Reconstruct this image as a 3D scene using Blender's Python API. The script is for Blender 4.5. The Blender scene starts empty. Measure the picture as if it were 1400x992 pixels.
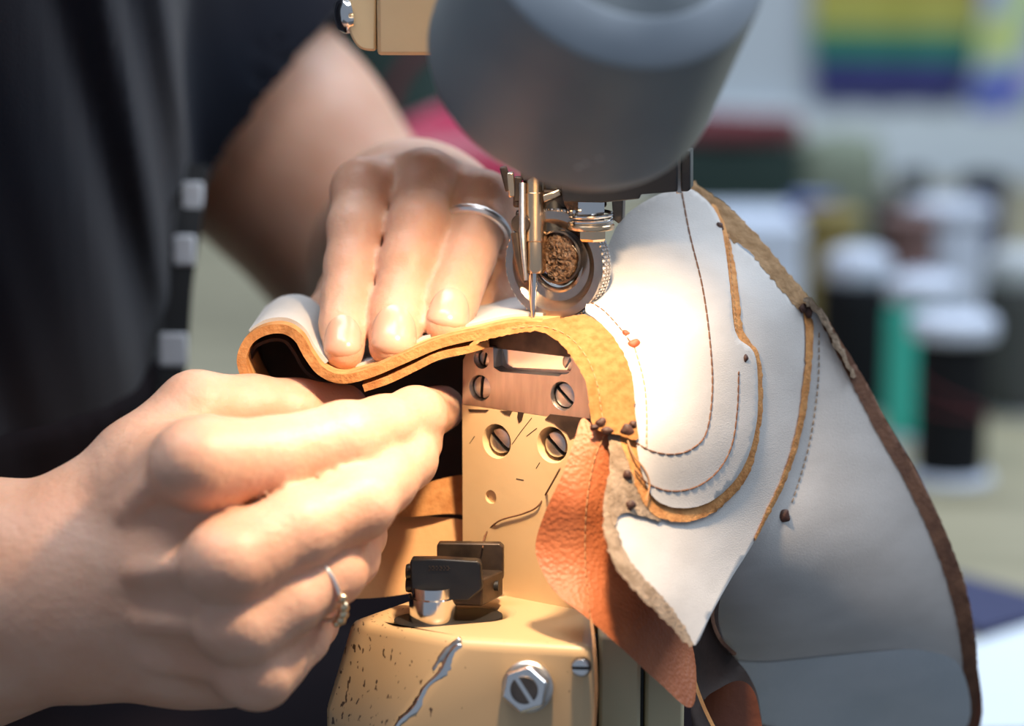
import bpy, bmesh, math, random
import numpy as np
from mathutils import Vector, Matrix
from mathutils.geometry import delaunay_2d_cdt

S = bpy.context.scene
COL = S.collection
random.seed(7)
RNG = np.random.default_rng(11)
R = math.radians

# ------------------------------------------------------------------ camera
W, H = 1400, 992
LENS = 85.0
FP = W / 36.0 * LENS                # focal length in pixels
PITCH = R(10)
FOC = 0.77                          # focus distance: needle and post
FWD = np.array([0, math.cos(PITCH), -math.sin(PITCH)])
UPV = np.array([0, math.sin(PITCH), math.cos(PITCH)])
RGT = np.array([1.0, 0, 0])
CAM = -FOC * FWD
cam = bpy.data.cameras.new('camera')
cam.lens = LENS; cam.sensor_width = 36; cam.sensor_fit = 'HORIZONTAL'
cam.clip_start = 0.02; cam.clip_end = 50
cam.dof.use_dof = True; cam.dof.focus_distance = FOC; cam.dof.aperture_fstop = 4.8
co = bpy.data.objects.new('camera', cam); COL.objects.link(co)
co.location = CAM; co.rotation_euler = (R(90) - PITCH, 0, 0)
S.camera = co

# ------------------------------------------------------------------ light
w = bpy.data.worlds.new('world'); S.world = w; w.use_nodes = True
w.node_tree.nodes['Background'].inputs[0].default_value = (0.50, 0.60, 0.76, 1)
w.node_tree.nodes['Background'].inputs[1].default_value = 0.46

def area(name, loc, target, sx, sy, power, color):
    l = bpy.data.lights.new(name, 'AREA'); l.shape = 'RECTANGLE'
    l.size = sx; l.size_y = sy; l.energy = power; l.color = color
    o = bpy.data.objects.new(name, l); COL.objects.link(o); o.location = loc
    d = Vector(target) - Vector(loc)
    o.rotation_euler = d.to_track_quat('-Z', 'Y').to_euler()
    return o
area('window_daylight', (1.15, 0.45, 1.35), (0.0, 0.15, 0.0), 1.5, 1.0, 36, (0.78, 0.88, 1.0))
area('ceiling_tube_light', (0.3, 2.0, 1.7), (0.3, 2.3, -0.2), 1.6, 0.5, 30, (0.84, 0.92, 1.0))
area('rear_hand_fill', (-0.25, -0.25, 1.5), (-0.05, 0.1, 0.0), 1.2, 0.35, 20, (0.86, 0.92, 1.0))  # added cool fill from above for the rear hand; no lamp known there
vs = S.view_settings
vs.view_transform = 'Standard'; vs.look = 'None'; vs.gamma = 1; vs.exposure = 0.0
vs.use_curve_mapping = False
LAMP_POWER = 0.85; LAMP_COL = (1.0, 0.72, 0.45)

# ------------------------------------------------------------------ placing
def ray(px, py):
    return FWD + (px - 700) / FP * RGT - (py - 496) / FP * UPV
def V(px, py, mm):                  # a point seen at px,py that lies mm beyond the focus distance
    return CAM + (FOC + mm / 1000.0) * ray(px, py)
def on_plane(px, py, p, n):
    r = ray(px, py); t = np.dot(np.asarray(p) - CAM, n) / np.dot(r, n)
    return CAM + t * r
def on_z(px, py, z):
    return on_plane(px, py, (0, 0, z), np.array([0, 0, 1.0]))
def unit(v):
    v = np.asarray(v, float); return v / np.linalg.norm(v)
def frame_of(n, hint=(0, 0, 1)):
    n = unit(n); h = np.asarray(hint, float)
    u = np.cross(h, n)
    if np.linalg.norm(u) < 1e-6: u = np.cross((1, 0, 0), n)
    u = unit(u); v = np.cross(n, u); return u, v, n

# ------------------------------------------------------------------ materials
def new_mat(name):
    m = bpy.data.materials.new(name); m.use_nodes = True
    nt = m.node_tree
    return m, nt, nt.nodes['Principled BSDF']
def rgb(h):
    c = [int(h[i:i + 2], 16) / 255 for i in (0, 2, 4)]
    return [x / 12.92 if x <= 0.04045 else ((x + 0.055) / 1.055) ** 2.4 for x in c]
def mat(name, c, c2=None, rough=0.5, metal=0.0, scale=60, bump=0.0, bscale=400, mix=(0.35, 0.65), coat=0,
        sss=0, sheen=0, detail=4, spec=0.5, stretch=None, kind='noise', bdist=0.0006):
    m, nt, b = new_mat(name); N = nt.nodes; L = nt.links
    c = rgb(c) if isinstance(c, str) else list(c)
    tc = N.new('ShaderNodeTexCoord'); mp = N.new('ShaderNodeMapping')
    L.new(tc.outputs['Object'], mp.inputs[0])
    if stretch: mp.inputs['Scale'].default_value = stretch
    if c2 is not None:
        c2 = rgb(c2) if isinstance(c2, str) else list(c2)
        n = N.new('ShaderNodeTexNoise'); n.inputs['Scale'].default_value = scale; n.inputs['Detail'].default_value = detail
        L.new(mp.outputs[0], n.inputs['Vector'])
        r = N.new('ShaderNodeValToRGB'); r.color_ramp.elements[0].position = mix[0]; r.color_ramp.elements[1].position = mix[1]
        r.color_ramp.elements[0].color = (*c, 1); r.color_ramp.elements[1].color = (*c2, 1)
        L.new(n.outputs[0], r.inputs[0]); L.new(r.outputs[0], b.inputs['Base Color'])
    else:
        b.inputs['Base Color'].default_value = (*c, 1)
    b.inputs['Roughness'].default_value = rough; b.inputs['Metallic'].default_value = metal
    b.inputs['Specular IOR Level'].default_value = spec
    if coat: b.inputs['Coat Weight'].default_value = coat; b.inputs['Coat Roughness'].default_value = 0.2
    if sheen: b.inputs['Sheen Weight'].default_value = sheen; b.inputs['Sheen Roughness'].default_value = 0.4
    if sss:
        b.inputs['Subsurface Weight'].default_value = sss
        b.inputs['Subsurface Radius'].default_value = (1.0, 0.32, 0.16); b.inputs['Subsurface Scale'].default_value = 0.006
    if bump:
        if kind == 'voronoi':
            t = N.new('ShaderNodeTexVoronoi'); t.feature = 'SMOOTH_F1'
        else:
            t = N.new('ShaderNodeTexNoise'); t.inputs['Detail'].default_value = 5
        t.inputs['Scale'].default_value = bscale
        L.new(mp.outputs[0], t.inputs['Vector'])
        bp = N.new('ShaderNodeBump'); bp.inputs['Strength'].default_value = bump; bp.inputs['Distance'].default_value = bdist
        L.new(t.outputs[0], bp.inputs['Height']); L.new(bp.outputs[0], b.inputs['Normal'])
    return m
M = {}
M['skin'] = mat('skin', (0.59, 0.315, 0.205), (0.65, 0.39, 0.275), rough=0.48, scale=38, bump=0.5, bscale=330, sss=0.35, bdist=0.0007, spec=0.4)
M['nail'] = mat('nail', (0.58, 0.32, 0.23), (0.62, 0.37, 0.27), rough=0.25, scale=40, sss=0.2)
M['shirt'] = mat('shirt_fabric', (0.0060, 0.0088, 0.0165), (0.0115, 0.0095, 0.0135), rough=0.95, scale=6, sheen=0.12, spec=0.2, bump=0.2, bscale=900)
M['apron'] = mat('apron_fabric', (0.008, 0.006, 0.008), (0.012, 0.008, 0.010), rough=0.95, scale=20, sheen=0.0, spec=0.1, bump=0.2, bscale=800)
M['black_strap'] = mat('black_strap', (0.006, 0.006, 0.007), rough=0.7)
M['white_patch'] = mat('white_patch', (0.64, 0.65, 0.68), rough=0.7)
M['lining'] = mat('white_lining', (0.47, 0.45, 0.43), (0.53, 0.51, 0.49), rough=0.9, scale=45, bump=0.22, bscale=1500, stretch=(1, 1, 2.2), spec=0.2, sheen=0.1)
M['lining_blue'] = mat('heel_lining', (0.50, 0.54, 0.57), (0.56, 0.59, 0.62), rough=0.9, scale=45, bump=0.4, bscale=700, spec=0.2)
M['tan_suede'] = mat('tan_suede', (0.27, 0.115, 0.036), (0.36, 0.17, 0.062), rough=0.9, scale=420, bump=0.35, bscale=1300, sheen=0.15, spec=0.1)
M['tan_edge'] = mat('tan_edge', (0.42, 0.18, 0.06), (0.55, 0.27, 0.10), rough=0.85, scale=260, bump=0.6, bscale=900, spec=0.2)
M['grain'] = mat('grain_leather', (0.37, 0.105, 0.038), (0.44, 0.14, 0.055), rough=0.5, scale=90, bump=0.55, bscale=850, kind='voronoi', spec=0.35, bdist=0.0005)
M['grey_suede'] = mat('grey_suede', (0.20, 0.145, 0.10), (0.33, 0.25, 0.18), rough=0.95, scale=300, bump=0.8, bscale=900, spec=0.1)
M['brown_edge'] = mat('brown_edge', (0.10, 0.040, 0.020), (0.17, 0.075, 0.038), rough=0.7, scale=160, bump=0.5, bscale=700)
M['olive_suede'] = mat('brown_suede_edge', (0.22, 0.13, 0.065), (0.33, 0.21, 0.115), rough=0.95, scale=240, bump=0.8, bscale=700, spec=0.1)
M['dark_shadow_leather'] = mat('dark_shadow_leather', (0.022, 0.010, 0.006), (0.04, 0.017, 0.01), rough=0.7, scale=60, bump=0.3)  # brown darkened almost to black for the shade inside the fold
M['red_leather'] = mat('reddish_leather', (0.13, 0.035, 0.016), (0.18, 0.055, 0.025), rough=0.5, scale=60, bump=0.4)
M['tan_leather'] = mat('tan_leather', (0.60, 0.31, 0.12), (0.68, 0.38, 0.16), rough=0.6, scale=40, bump=0.2, bscale=500)
M['thread'] = mat('brown_thread', (0.12, 0.045, 0.02), (0.2, 0.09, 0.04), rough=0.8, scale=900)
M['thread_tan'] = mat('tan_thread', (0.42, 0.22, 0.10), rough=0.8)
M['glue'] = mat('dark_knot', (0.035, 0.012, 0.008), (0.07, 0.025, 0.014), rough=0.6, scale=500)
M['glue_red'] = mat('red_mark', (0.26, 0.055, 0.018), (0.33, 0.08, 0.03), rough=0.6, scale=500)
M['paint'] = mat('beige_paint', (0.72, 0.49, 0.255), (0.76, 0.53, 0.285), rough=0.42, scale=30, bump=0.12, bscale=260, coat=0.15)
M['steel'] = mat('steel', (0.42, 0.37, 0.34), (0.5, 0.44, 0.40), rough=0.34, metal=1, scale=80, stretch=(6, 6, 1))
M['wheel'] = mat('roller_steel', (0.40, 0.345, 0.30), (0.48, 0.42, 0.37), rough=0.27, metal=1, scale=150)
M['chrome'] = mat('chrome', (0.78, 0.76, 0.74), rough=0.14, metal=1)
M['satin'] = mat('satin_steel', (0.55, 0.52, 0.49), (0.62, 0.6, 0.57), rough=0.38, metal=1, scale=150, stretch=(1, 1, 8))
M['dark_steel'] = mat('dark_steel', (0.10, 0.085, 0.075), (0.16, 0.13, 0.11), rough=0.4, metal=1, scale=120)
M['black_metal'] = mat('black_metal', (0.009, 0.009, 0.010), (0.015, 0.014, 0.015), rough=0.30, scale=90, bump=0.1)
M['worn_metal'] = mat('worn_brown_metal', (0.045, 0.033, 0.027), (0.10, 0.07, 0.05), rough=0.4, scale=140, metal=0.6)
M['brass'] = mat('warm_steel', (0.78, 0.56, 0.36), rough=0.22, metal=1)
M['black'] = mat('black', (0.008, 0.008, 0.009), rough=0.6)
M['lint'] = mat('greasy_lint', (0.03, 0.016, 0.009), (0.17, 0.09, 0.045), rough=0.45, scale=900, bump=1.0, bscale=900, bdist=0.001)
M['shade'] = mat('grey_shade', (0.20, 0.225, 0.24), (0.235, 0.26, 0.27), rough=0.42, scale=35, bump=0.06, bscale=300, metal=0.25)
M['shade_lit'] = mat('shade_bevel_lit', (0.36, 0.40, 0.44), (0.42, 0.46, 0.50), rough=0.38, scale=35, metal=0.25)  # lighter than the shade: light on the upturned bevel painted into its colour
M['shade_in'] = mat('shade_inside', (0.82, 0.80, 0.76), rough=0.35)
M['column'] = mat('green_beige_paint', (0.46, 0.40, 0.25), (0.50, 0.44, 0.28), rough=0.5, scale=40)
M['silver'] = mat('silver', (0.88, 0.87, 0.87), rough=0.32, metal=1)
M['gold'] = mat('pale_gold', (0.8, 0.62, 0.4), rough=0.15, metal=1)

def paint_speckled():
    m, nt, b = new_mat('beige_paint_chipped'); N = nt.nodes; L = nt.links
    tc = N.new('ShaderNodeTexCoord')
    base = N.new('ShaderNodeTexNoise'); base.inputs['Scale'].default_value = 30
    ramp = N.new('ShaderNodeValToRGB')
    ramp.color_ramp.elements[0].color = (0.56, 0.38, 0.20, 1); ramp.color_ramp.elements[1].color = (0.61, 0.42, 0.23, 1)
    L.new(tc.outputs['Object'], base.inputs['Vector']); L.new(base.outputs[0], ramp.inputs[0])
    mp = N.new('ShaderNodeMapping'); mp.inputs['Scale'].default_value = (1.3, 1.3, 0.6)
    L.new(tc.outputs['Object'], mp.inputs[0])
    sp = N.new('ShaderNodeTexNoise'); sp.inputs['Scale'].default_value = 520; sp.inputs['Detail'].default_value = 2
    L.new(mp.outputs[0], sp.inputs['Vector'])
    # chips crowd the left corner of the casting
    xyz = N.new('ShaderNodeSeparateXYZ'); L.new(tc.outputs['Object'], xyz.inputs[0])
    mr = N.new('ShaderNodeMapRange'); mr.inputs['From Min'].default_value = -0.066; mr.inputs['From Max'].default_value = -0.020
    mr.inputs['To Min'].default_value = 0.585; mr.inputs['To Max'].default_value = 0.76
    L.new(xyz.outputs[0], mr.inputs[0])
    gt = N.new('ShaderNodeMath'); gt.operation = 'GREATER_THAN'
    L.new(sp.outputs[0], gt.inputs[0]); L.new(mr.outputs[0], gt.inputs[1])
    mx = N.new('ShaderNodeMixRGB'); mx.inputs[2].default_value = (0.10, 0.055, 0.028, 1)
    L.new(gt.outputs[0], mx.inputs[0]); L.new(ramp.outputs[0], mx.inputs[1]); L.new(mx.outputs[0], b.inputs['Base Color'])
    b.inputs['Roughness'].default_value = 0.42; b.inputs['Coat Weight'].default_value = 0.15
    return m
M['paint_chip'] = paint_speckled()

# ------------------------------------------------------------------ objects
def link(o, parent=None):
    COL.objects.link(o)
    if parent is not None: o.parent = parent
    return o
def wloc(o):
    p = np.zeros(3)
    while o is not None:
        p = p + np.array(o.location); o = o.parent
    return p
def tag(o, label, cat, group=None, kind=None):
    o['label'] = label; o['category'] = cat
    if group: o['group'] = group
    if kind: o['kind'] = kind
    return o
def thing(name, loc, label, cat, group=None):
    o = bpy.data.objects.new(name, None); o.empty_display_size = 0.02
    o.location = [float(x) for x in loc]; link(o)
    return tag(o, label, cat, group)
def make(name, verts, faces, m, parent=None, smooth=True, angle=35, bevel=0, seg=2, origin=None):
    verts = np.asarray(verts, float)
    org = wloc(parent) if parent is not None else np.zeros(3)
    if origin is not None: loc = np.asarray(origin, float) - org
    else: loc = np.zeros(3)
    me = bpy.data.meshes.new(name)
    me.from_pydata((verts - org - loc).tolist(), [], [list(map(int, f)) for f in faces]); me.update()
    bm = bmesh.new(); bm.from_mesh(me)
    bmesh.ops.recalc_face_normals(bm, faces=bm.faces); bm.to_mesh(me); bm.free()
    if m is not None: me.materials.append(m)
    if smooth:
        me.polygons.foreach_set('use_smooth', [True] * len(me.polygons))
        if angle < 180: me.set_sharp_from_angle(angle=R(angle))
    o = bpy.data.objects.new(name, me); o.location = loc; link(o, parent)
    if bevel:
        b = o.modifiers.new('bevel', 'BEVEL'); b.width = bevel; b.segments = seg; b.limit_method = 'ANGLE'; b.angle_limit = R(30)
        b.harden_normals = False
    return o

class MB:
    def __init__(s): s.v = []; s.f = []
    def add(s, vs, fs):
        k = len(s.v); s.v += [np.asarray(p, float) for p in vs]; s.f += [[i + k for i in f] for f in fs]; return s
    def prism(s, pts, vec):
        pts = [np.asarray(p, float) for p in pts]; n = len(pts); vec = np.asarray(vec, float)
        return s.loft([pts, [p + vec for p in pts]])
    def loft(s, rings, caps=True, closed=True):
        n = len(rings[0]); vs = [p for r in rings for p in r]; fs = []
        for i in range(len(rings) - 1):
            for j in range(n if closed else n - 1):
                k = (j + 1) % n
                fs.append([i * n + j, i * n + k, (i + 1) * n + k, (i + 1) * n + j])
        if caps: fs.append(list(range(n))[::-1]); fs.append([(len(rings) - 1) * n + j for j in range(n)])
        return s.add(vs, fs)
    def box(s, c, u, v, w_, du, dv, dw):
        c = np.asarray(c, float); u, v, w_ = map(np.asarray, (u, v, w_))
        r = [[c + du * a * u + dv * b * v + dw * e * w_ for a, b in ((-.5, -.5), (.5, -.5), (.5, .5), (-.5, .5))] for e in (-.5, .5)]
        return s.loft(r)
    def lathe(s, o, ax, prof, seg=40, hint=(0, 0, 1), caps=True, phase=0):
        u, v, n = frame_of(ax, hint); o = np.asarray(o, float)
        rings = [[o + n * h + (u * math.cos(2 * math.pi * (k + phase) / seg) + v * math.sin(2 * math.pi * (k + phase) / seg)) * r for k in range(seg)] for r, h in prof]
        return s.loft(rings, caps)
    def cyl(s, a, b, r, seg=24, r2=None):
        a = np.asarray(a, float); b = np.asarray(b, float); L = np.linalg.norm(b - a)
        return s.lathe(a, b - a, [(r, 0), (r if r2 is None else r2, L)], seg, hint=(0.3, 0.2, 1))
    def tube(s, path, r, seg=8, closed=False):
        path = [np.asarray(p, float) for p in path]; n = len(path); rings = []
        prev = None
        for i, p in enumerate(path):
            if closed: t = path[(i + 1) % n] - path[i - 1]
            else: t = path[min(i + 1, n - 1)] - path[max(i - 1, 0)]
            t = unit(t + 1e-12)
            if prev is None:
                u = np.cross(t, (0.31, 0.17, 0.93)); u = unit(u)
            else:
                u = unit(prev - t * np.dot(prev, t))
            prev = u; v = np.cross(t, u); rr = r[i] if hasattr(r, '__len__') else r
            rings.append([p + rr * (u * math.cos(2 * math.pi * k / seg) + v * math.sin(2 * math.pi * k / seg)) for k in range(seg)])
        if closed: rings.append(rings[0]); return s.loft(rings, caps=False)
        return s.loft(rings)
    def sphere(s, c, r, seg=16, rings=10, ax=(0, 0, 1), sq=1.0):
        pr = [(max(r * math.sin(math.pi * i / rings), 1e-6), -r * sq * math.cos(math.pi * i / rings)) for i in range(rings + 1)]
        return s.lathe(c, ax, pr, seg)
    def make(s, name, m, parent=None, **k): return make(name, s.v, s.f, m, parent, **k)

def catmull(pts, n=8, closed=False):
    P = [np.asarray(p, float) for p in pts]; out = []; N = len(P)
    for i in range(N if closed else N - 1):
        p0 = P[i - 1] if (closed or i > 0) else 2 * P[0] - P[1]
        p1 = P[i]; p2 = P[(i + 1) % N]
        p3 = P[(i + 2) % N] if (closed or i + 2 < N) else 2 * P[-1] - P[-2]
        for k in range(n):
            t = k / n
            out.append(0.5 * ((2 * p1) + (p2 - p0) * t + (2 * p0 - 5 * p1 + 4 * p2 - p3) * t * t + (3 * p1 - p0 - 3 * p2 + p3) * t ** 3))
    if not closed: out.append(P[-1])
    return out

class Depth:                        # smooth depth field (mm beyond focus) through scattered points
    def __init__(s, pts, lam=0.0):
        P = np.array(pts, float); s.x = P[:, :2] / 100; n = len(P)
        r = np.linalg.norm(s.x[:, None] - s.x[None], axis=2)
        K = np.where(r > 0, r * r * np.log(r + 1e-12), 0) + lam * np.eye(n)
        Q = np.c_[np.ones(n), s.x]; A = np.block([[K, Q], [Q.T, np.zeros((3, 3))]])
        s.w = np.linalg.solve(A, np.r_[P[:, 2], 0, 0, 0])
    def __call__(s, px, py):
        q = np.stack([np.atleast_1d(px), np.atleast_1d(py)], 1) / 100.0
        r = np.linalg.norm(q[:, None] - s.x[None], axis=2)
        return np.where(r > 0, r * r * np.log(r + 1e-12), 0) @ s.w[:-3] + np.c_[np.ones(len(q)), q] @ s.w[-3:]

def sheet(name, poly, D, m, parent, off=0.0, thick=1.6, step=7, smooth=True, jag=0.0, label=None, wob=0.0):
    """a leather or cloth piece: outline, depth field, real thickness"""
    b = catmull(poly, 6, True) if smooth else [np.asarray(p, float) for p in poly]
    # even resample
    B = np.array(b + [b[0]]); sl = np.r_[0, np.cumsum(np.linalg.norm(np.diff(B, axis=0), axis=1))]
    n = max(12, int(sl[-1] / (step * 0.7))); q = np.linspace(0, sl[-1], n, endpoint=False)
    b = np.c_[np.interp(q, sl, B[:, 0]), np.interp(q, sl, B[:, 1])]
    if jag: b = b + RNG.normal(0, jag, b.shape)
    x0, y0 = b.min(0); x1, y1 = b.max(0)
    gx, gy = np.meshgrid(np.arange(x0, x1, step), np.arange(y0, y1, step)); g = np.c_[gx.ravel(), gy.ravel()]
    g[:, 0] += (np.floor((g[:, 1] - y0) / step) % 2) * step * 0.5
    ins = np.zeros(len(g), bool); j = len(b) - 1
    dmin = np.full(len(g), 1e9)
    for i in range(len(b)):
        xi, yi = b[i]; xj, yj = b[j]
        c = ((yi > g[:, 1]) != (yj > g[:, 1])) & (g[:, 0] < (xj - xi) * (g[:, 1] - yi) / (yj - yi + 1e-12) + xi)
        ins ^= c; j = i
        dmin = np.minimum(dmin, np.hypot(g[:, 0] - xi, g[:, 1] - yi))
    g = g[ins & (dmin > step * 0.45)]
    pts = [Vector((float(p[0]), float(p[1]))) for p in np.r_[b, g]]
    edges = [(i, (i + 1) % n) for i in range(n)]
    vo, _, fo, *_r = delaunay_2d_cdt(pts, edges, [], 1, 1e-4)
    P = np.array([[p.x, p.y] for p in vo]); d = D(P[:, 0], P[:, 1]) + off
    if wob: d = d + wob * np.sin(P[:, 0] / 23.0 + 1) * np.cos(P[:, 1] / 31.0)
    rays = FWD + ((P[:, 0:1] - 700) / FP) * RGT - ((P[:, 1:2] - 496) / FP) * UPV
    fr = CAM + (FOC + d[:, None] / 1000) * rays
    bk = CAM + (FOC + (d[:, None] + thick) / 1000) * rays
    k = len(fr); faces = [list(f) for f in fo] + [[i + k for i in f][::-1] for f in fo]
    cnt = {}
    for f in fo:
        for a in range(len(f)):
            e = (f[a], f[(a + 1) % len(f)]); cnt[e] = 1
    for (a, c) in cnt:
        if (c, a) not in cnt: faces.append([c, a, a + k, c + k])
    o = make(name, np.r_[fr, bk], faces, m, parent, angle=60)
    if label: o['label'] = label
    return o
def on_sheet(pts, D, off=0.0, n=8):
    q = np.array(catmull(pts, n)) if len(pts) > 2 else np.array(pts, float)
    d = D(q[:, 0], q[:, 1]) + off
    return [V(x, y, z) for (x, y), z in zip(q, d)]
def stitches(name, pts, D, parent, off, m, r=0.00024, dash=9, gap=2.2, mm=True):
    q = np.array(catmull(pts, 12)); sl = np.r_[0, np.cumsum(np.linalg.norm(np.diff(q, axis=0), axis=1))]
    b = MB(); t = 0
    while t < sl[-1]:
        ts = np.linspace(t, min(t + dash, sl[-1]), 4)
        xs = np.interp(ts, sl, q[:, 0]); ys = np.interp(ts, sl, q[:, 1]); d = D(xs, ys) + off
        d = d + np.array([0.25, 0, 0, 0.25]) - .15
        b.tube([V(x, y, z) for x, y, z in zip(xs, ys, d)], r, 5); t += dash + gap
    return b.make(name, m, parent)
def strip(path, wd):                # outline of a band along a pixel path
    q = np.array(catmull(path, 8)); t = np.gradient(q, axis=0); t /= np.linalg.norm(t, axis=1)[:, None]
    nrm = np.c_[-t[:, 1], t[:, 0]]; ww = np.interp(np.linspace(0, 1, len(q)), np.linspace(0, 1, len(wd)), wd)[:, None] / 2 if hasattr(wd, '__len__') else wd / 2
    return list(map(tuple, np.r_[q + nrm * ww, (q - nrm * ww)[::-1]]))

# ------------------------------------------------------------------ smooth solids
def smin(a, b, k):
    h = np.clip(0.5 + 0.5 * (b - a) / k, 0, 1)
    return b + (a - b) * h - k * h * (1 - h)
def capsule(p, a, b, ra, rb):
    a = np.asarray(a); ab = np.asarray(b) - a
    t = np.clip(((p - a) @ ab) / (ab @ ab + 1e-12), 0, 1)
    return np.linalg.norm(p - a - t[:, None] * ab, axis=1) - (ra + (rb - ra) * t)
def surface(f, lo, hi, h, B=8):
    """mesh of the zero level of f (surface nets on the blocks near the surface)"""
    lo = np.asarray(lo, float); nb = np.ceil((np.asarray(hi) - lo) / (h * B)).astype(int)
    I = np.stack(np.meshgrid(*[np.arange(n) for n in nb], indexing='ij'), -1).reshape(-1, 3)
    d = np.concatenate([f(lo + (c + 0.5) * h * B) for c in np.array_split(I, max(1, len(I) // 60000))])
    I = I[np.abs(d) < h * B * 1.25]
    r = np.arange(B + 1); loc = np.stack(np.meshgrid(r, r, r, indexing='ij'), -1).reshape(-1, 3)
    NX = nb * B + 3
    key = lambda c: ((c[..., 0] + 1) * NX[1] + c[..., 1] + 1) * NX[2] + c[..., 2] + 1
    ck, cp, quads = [], [], []
    corner = [(0, 0, 0), (1, 0, 0), (0, 1, 0), (1, 1, 0), (0, 0, 1), (1, 0, 1), (0, 1, 1), (1, 1, 1)]
    edges = [(a, b) for a in range(8) for b in range(a + 1, 8) if sum(abs(corner[a][i] - corner[b][i]) for i in range(3)) == 1]
    for blk in np.array_split(I, max(1, len(I) // 150 + 1)):
        if not len(blk): continue
        g = blk[:, None, :] * B + loc[None]
        D = f((lo + g.reshape(-1, 3) * h)).reshape(-1, B + 1, B + 1, B + 1)
        s = D < 0
        cs = np.stack([D[:, x:x + B, y:y + B, z:z + B] for x, y, z in corner], -1)
        neg = cs < 0; act = neg.any(-1) & ~neg.all(-1)
        w_ = np.argwhere(act); v = cs[act]
        acc = np.zeros((len(v), 3)); cnt = np.zeros(len(v))
        for a, b in edges:
            m_ = (v[:, a] < 0) != (v[:, b] < 0)
            t = np.where(m_, v[:, a] / (v[:, a] - v[:, b] + 1e-15), 0)[:, None]
            acc += m_[:, None] * (np.array(corner[a]) * (1 - t) + np.array(corner[b]) * t); cnt += m_
        cell = blk[w_[:, 0]] * B + w_[:, 1:]
        ck.append(key(cell)); cp.append(lo + (cell + acc / cnt[:, None]) * h)
        for ax in range(3):
            sl0 = [slice(None)] + [slice(0, B)] * 3; sl1 = [slice(None)] + [slice(0, B)] * 3
            sl1[ax + 1] = slice(1, B + 1)
            ch = s[tuple(sl0)] != s[tuple(sl1)]
            e = np.argwhere(ch); base = blk[e[:, 0]] * B + e[:, 1:]
            o1 = np.zeros(3, int); o2 = np.zeros(3, int); o1[(ax + 1) % 3] = 1; o2[(ax + 2) % 3] = 1
            q = np.stack([key(base), key(base - o1), key(base - o1 - o2), key(base - o2)], 1)
            fl = s[tuple(sl0)][ch]
            q[~fl] = q[~fl][:, ::-1]
            quads.append(q)
    ck = np.concatenate(ck); cp = np.concatenate(cp); quads = np.concatenate(quads)
    u, ix = np.unique(ck, return_index=True); pos = cp[ix]
    qi = np.searchsorted(u, quads); qi = np.clip(qi, 0, len(u) - 1)
    ok = (u[qi] == quads).all(1)
    return pos, qi[ok]

# ================================================================== room
ZF = -1.0                           # floor
ZT = CAM[2] - 0.38                  # worktable top
YW = 3.1                            # back wall
M['wall'] = mat('painted_wall', (0.42, 0.47, 0.53), (0.45, 0.50, 0.55), rough=0.9, scale=3)
M['wall_light'] = mat('painted_dado', (0.60, 0.665, 0.71), (0.63, 0.69, 0.73), rough=0.8, scale=3)
M['floor'] = mat('floor_paint', (0.10, 0.10, 0.10), (0.14, 0.14, 0.13), rough=0.8, scale=6)
M['table'] = mat('olive_wood', (0.22, 0.20, 0.125), (0.30, 0.27, 0.18), rough=0.6, scale=6, stretch=(1, 5, 1))
X3, Y3, Z3 = np.eye(3)
def structure(name, b, m):
    o = b.make(name, m, bevel=0.002); o['kind'] = 'structure'; return o
structure('floor', MB().box((0.3, 1.0, ZF - 0.05), X3, Y3, Z3, 5.0, 4.3, 0.1), M['floor'])
structure('wall_back', MB().box((0.3, YW + 0.05, 0.35), X3, Y3, Z3, 5.0, 0.1, 2.7), M['wall'])
zl = on_plane(1200, 148, (0, YW - 0.03, 0), Y3)[2]
structure('trim_1', MB().box((0.3, YW - 0.015, (zl - 0.6) / 2), X3, Y3, Z3, 5.0, 0.03, zl + 0.6), M['wall_light'])

# ------------------------------------------------------------------ worktable
tb = thing('worktable', (0.25, 1.71, ZF), 'long olive wooden worktable standing along the pale back wall', 'table')
MB().box((0.25, 1.71, ZT - 0.02), X3, Y3, Z3, 3.0, 2.62, 0.04).make('tabletop', M['table'], tb, bevel=0.004)
for lx in (-1.2, 1.7):
    for ly in (0.5, 2.9):
        MB().box((lx, ly, (ZF + ZT - 0.04) / 2), X3, Y3, Z3, 0.07, 0.07, ZT - 0.04 - ZF).make('leg', M['table'], tb, bevel=0.003)

def at_table(px, depth):            # a point of the table top under pixel column px at a depth
    r = ray(px, 0); x = (px - 700) / FP * depth
    # solve along the table plane
    y = CAM[1] + (depth - (CAM[2] - ZT) * math.sin(PITCH)) / math.cos(PITCH)
    return np.array([x, y, ZT])

# ------------------------------------------------------------------ thread spools
M['t_black'] = mat('black_thread', (0.003, 0.0035, 0.005), (0.006, 0.007, 0.009), spec=0.2, rough=0.75, scale=200, stretch=(1, 1, 12))
M['t_char'] = mat('charcoal_thread', (0.035, 0.037, 0.035), (0.05, 0.052, 0.05), rough=0.75, scale=200, stretch=(1, 1, 12))
M['t_turq'] = mat('turquoise_thread', (0.03, 0.46, 0.36), (0.05, 0.53, 0.42), rough=0.6, scale=200, stretch=(1, 1, 12))
M['t_ochre'] = mat('ochre_thread', (0.19, 0.15, 0.04), (0.24, 0.19, 0.06), rough=0.7, scale=200, stretch=(1, 1, 12))
M['t_brown'] = mat('rosy_brown_thread', (0.12, 0.065, 0.06), (0.15, 0.085, 0.08), rough=0.7, scale=200, stretch=(1, 1, 12))
M['t_navy'] = mat('navy_thread', (0.015, 0.02, 0.07), (0.02, 0.026, 0.09), rough=0.7, scale=200, stretch=(1, 1, 12))
M['plastic'] = mat('white_plastic', (0.46, 0.51, 0.61), rough=0.4)
M['plastic_grey'] = mat('dull_plastic', (0.40, 0.43, 0.45), rough=0.5)
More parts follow.
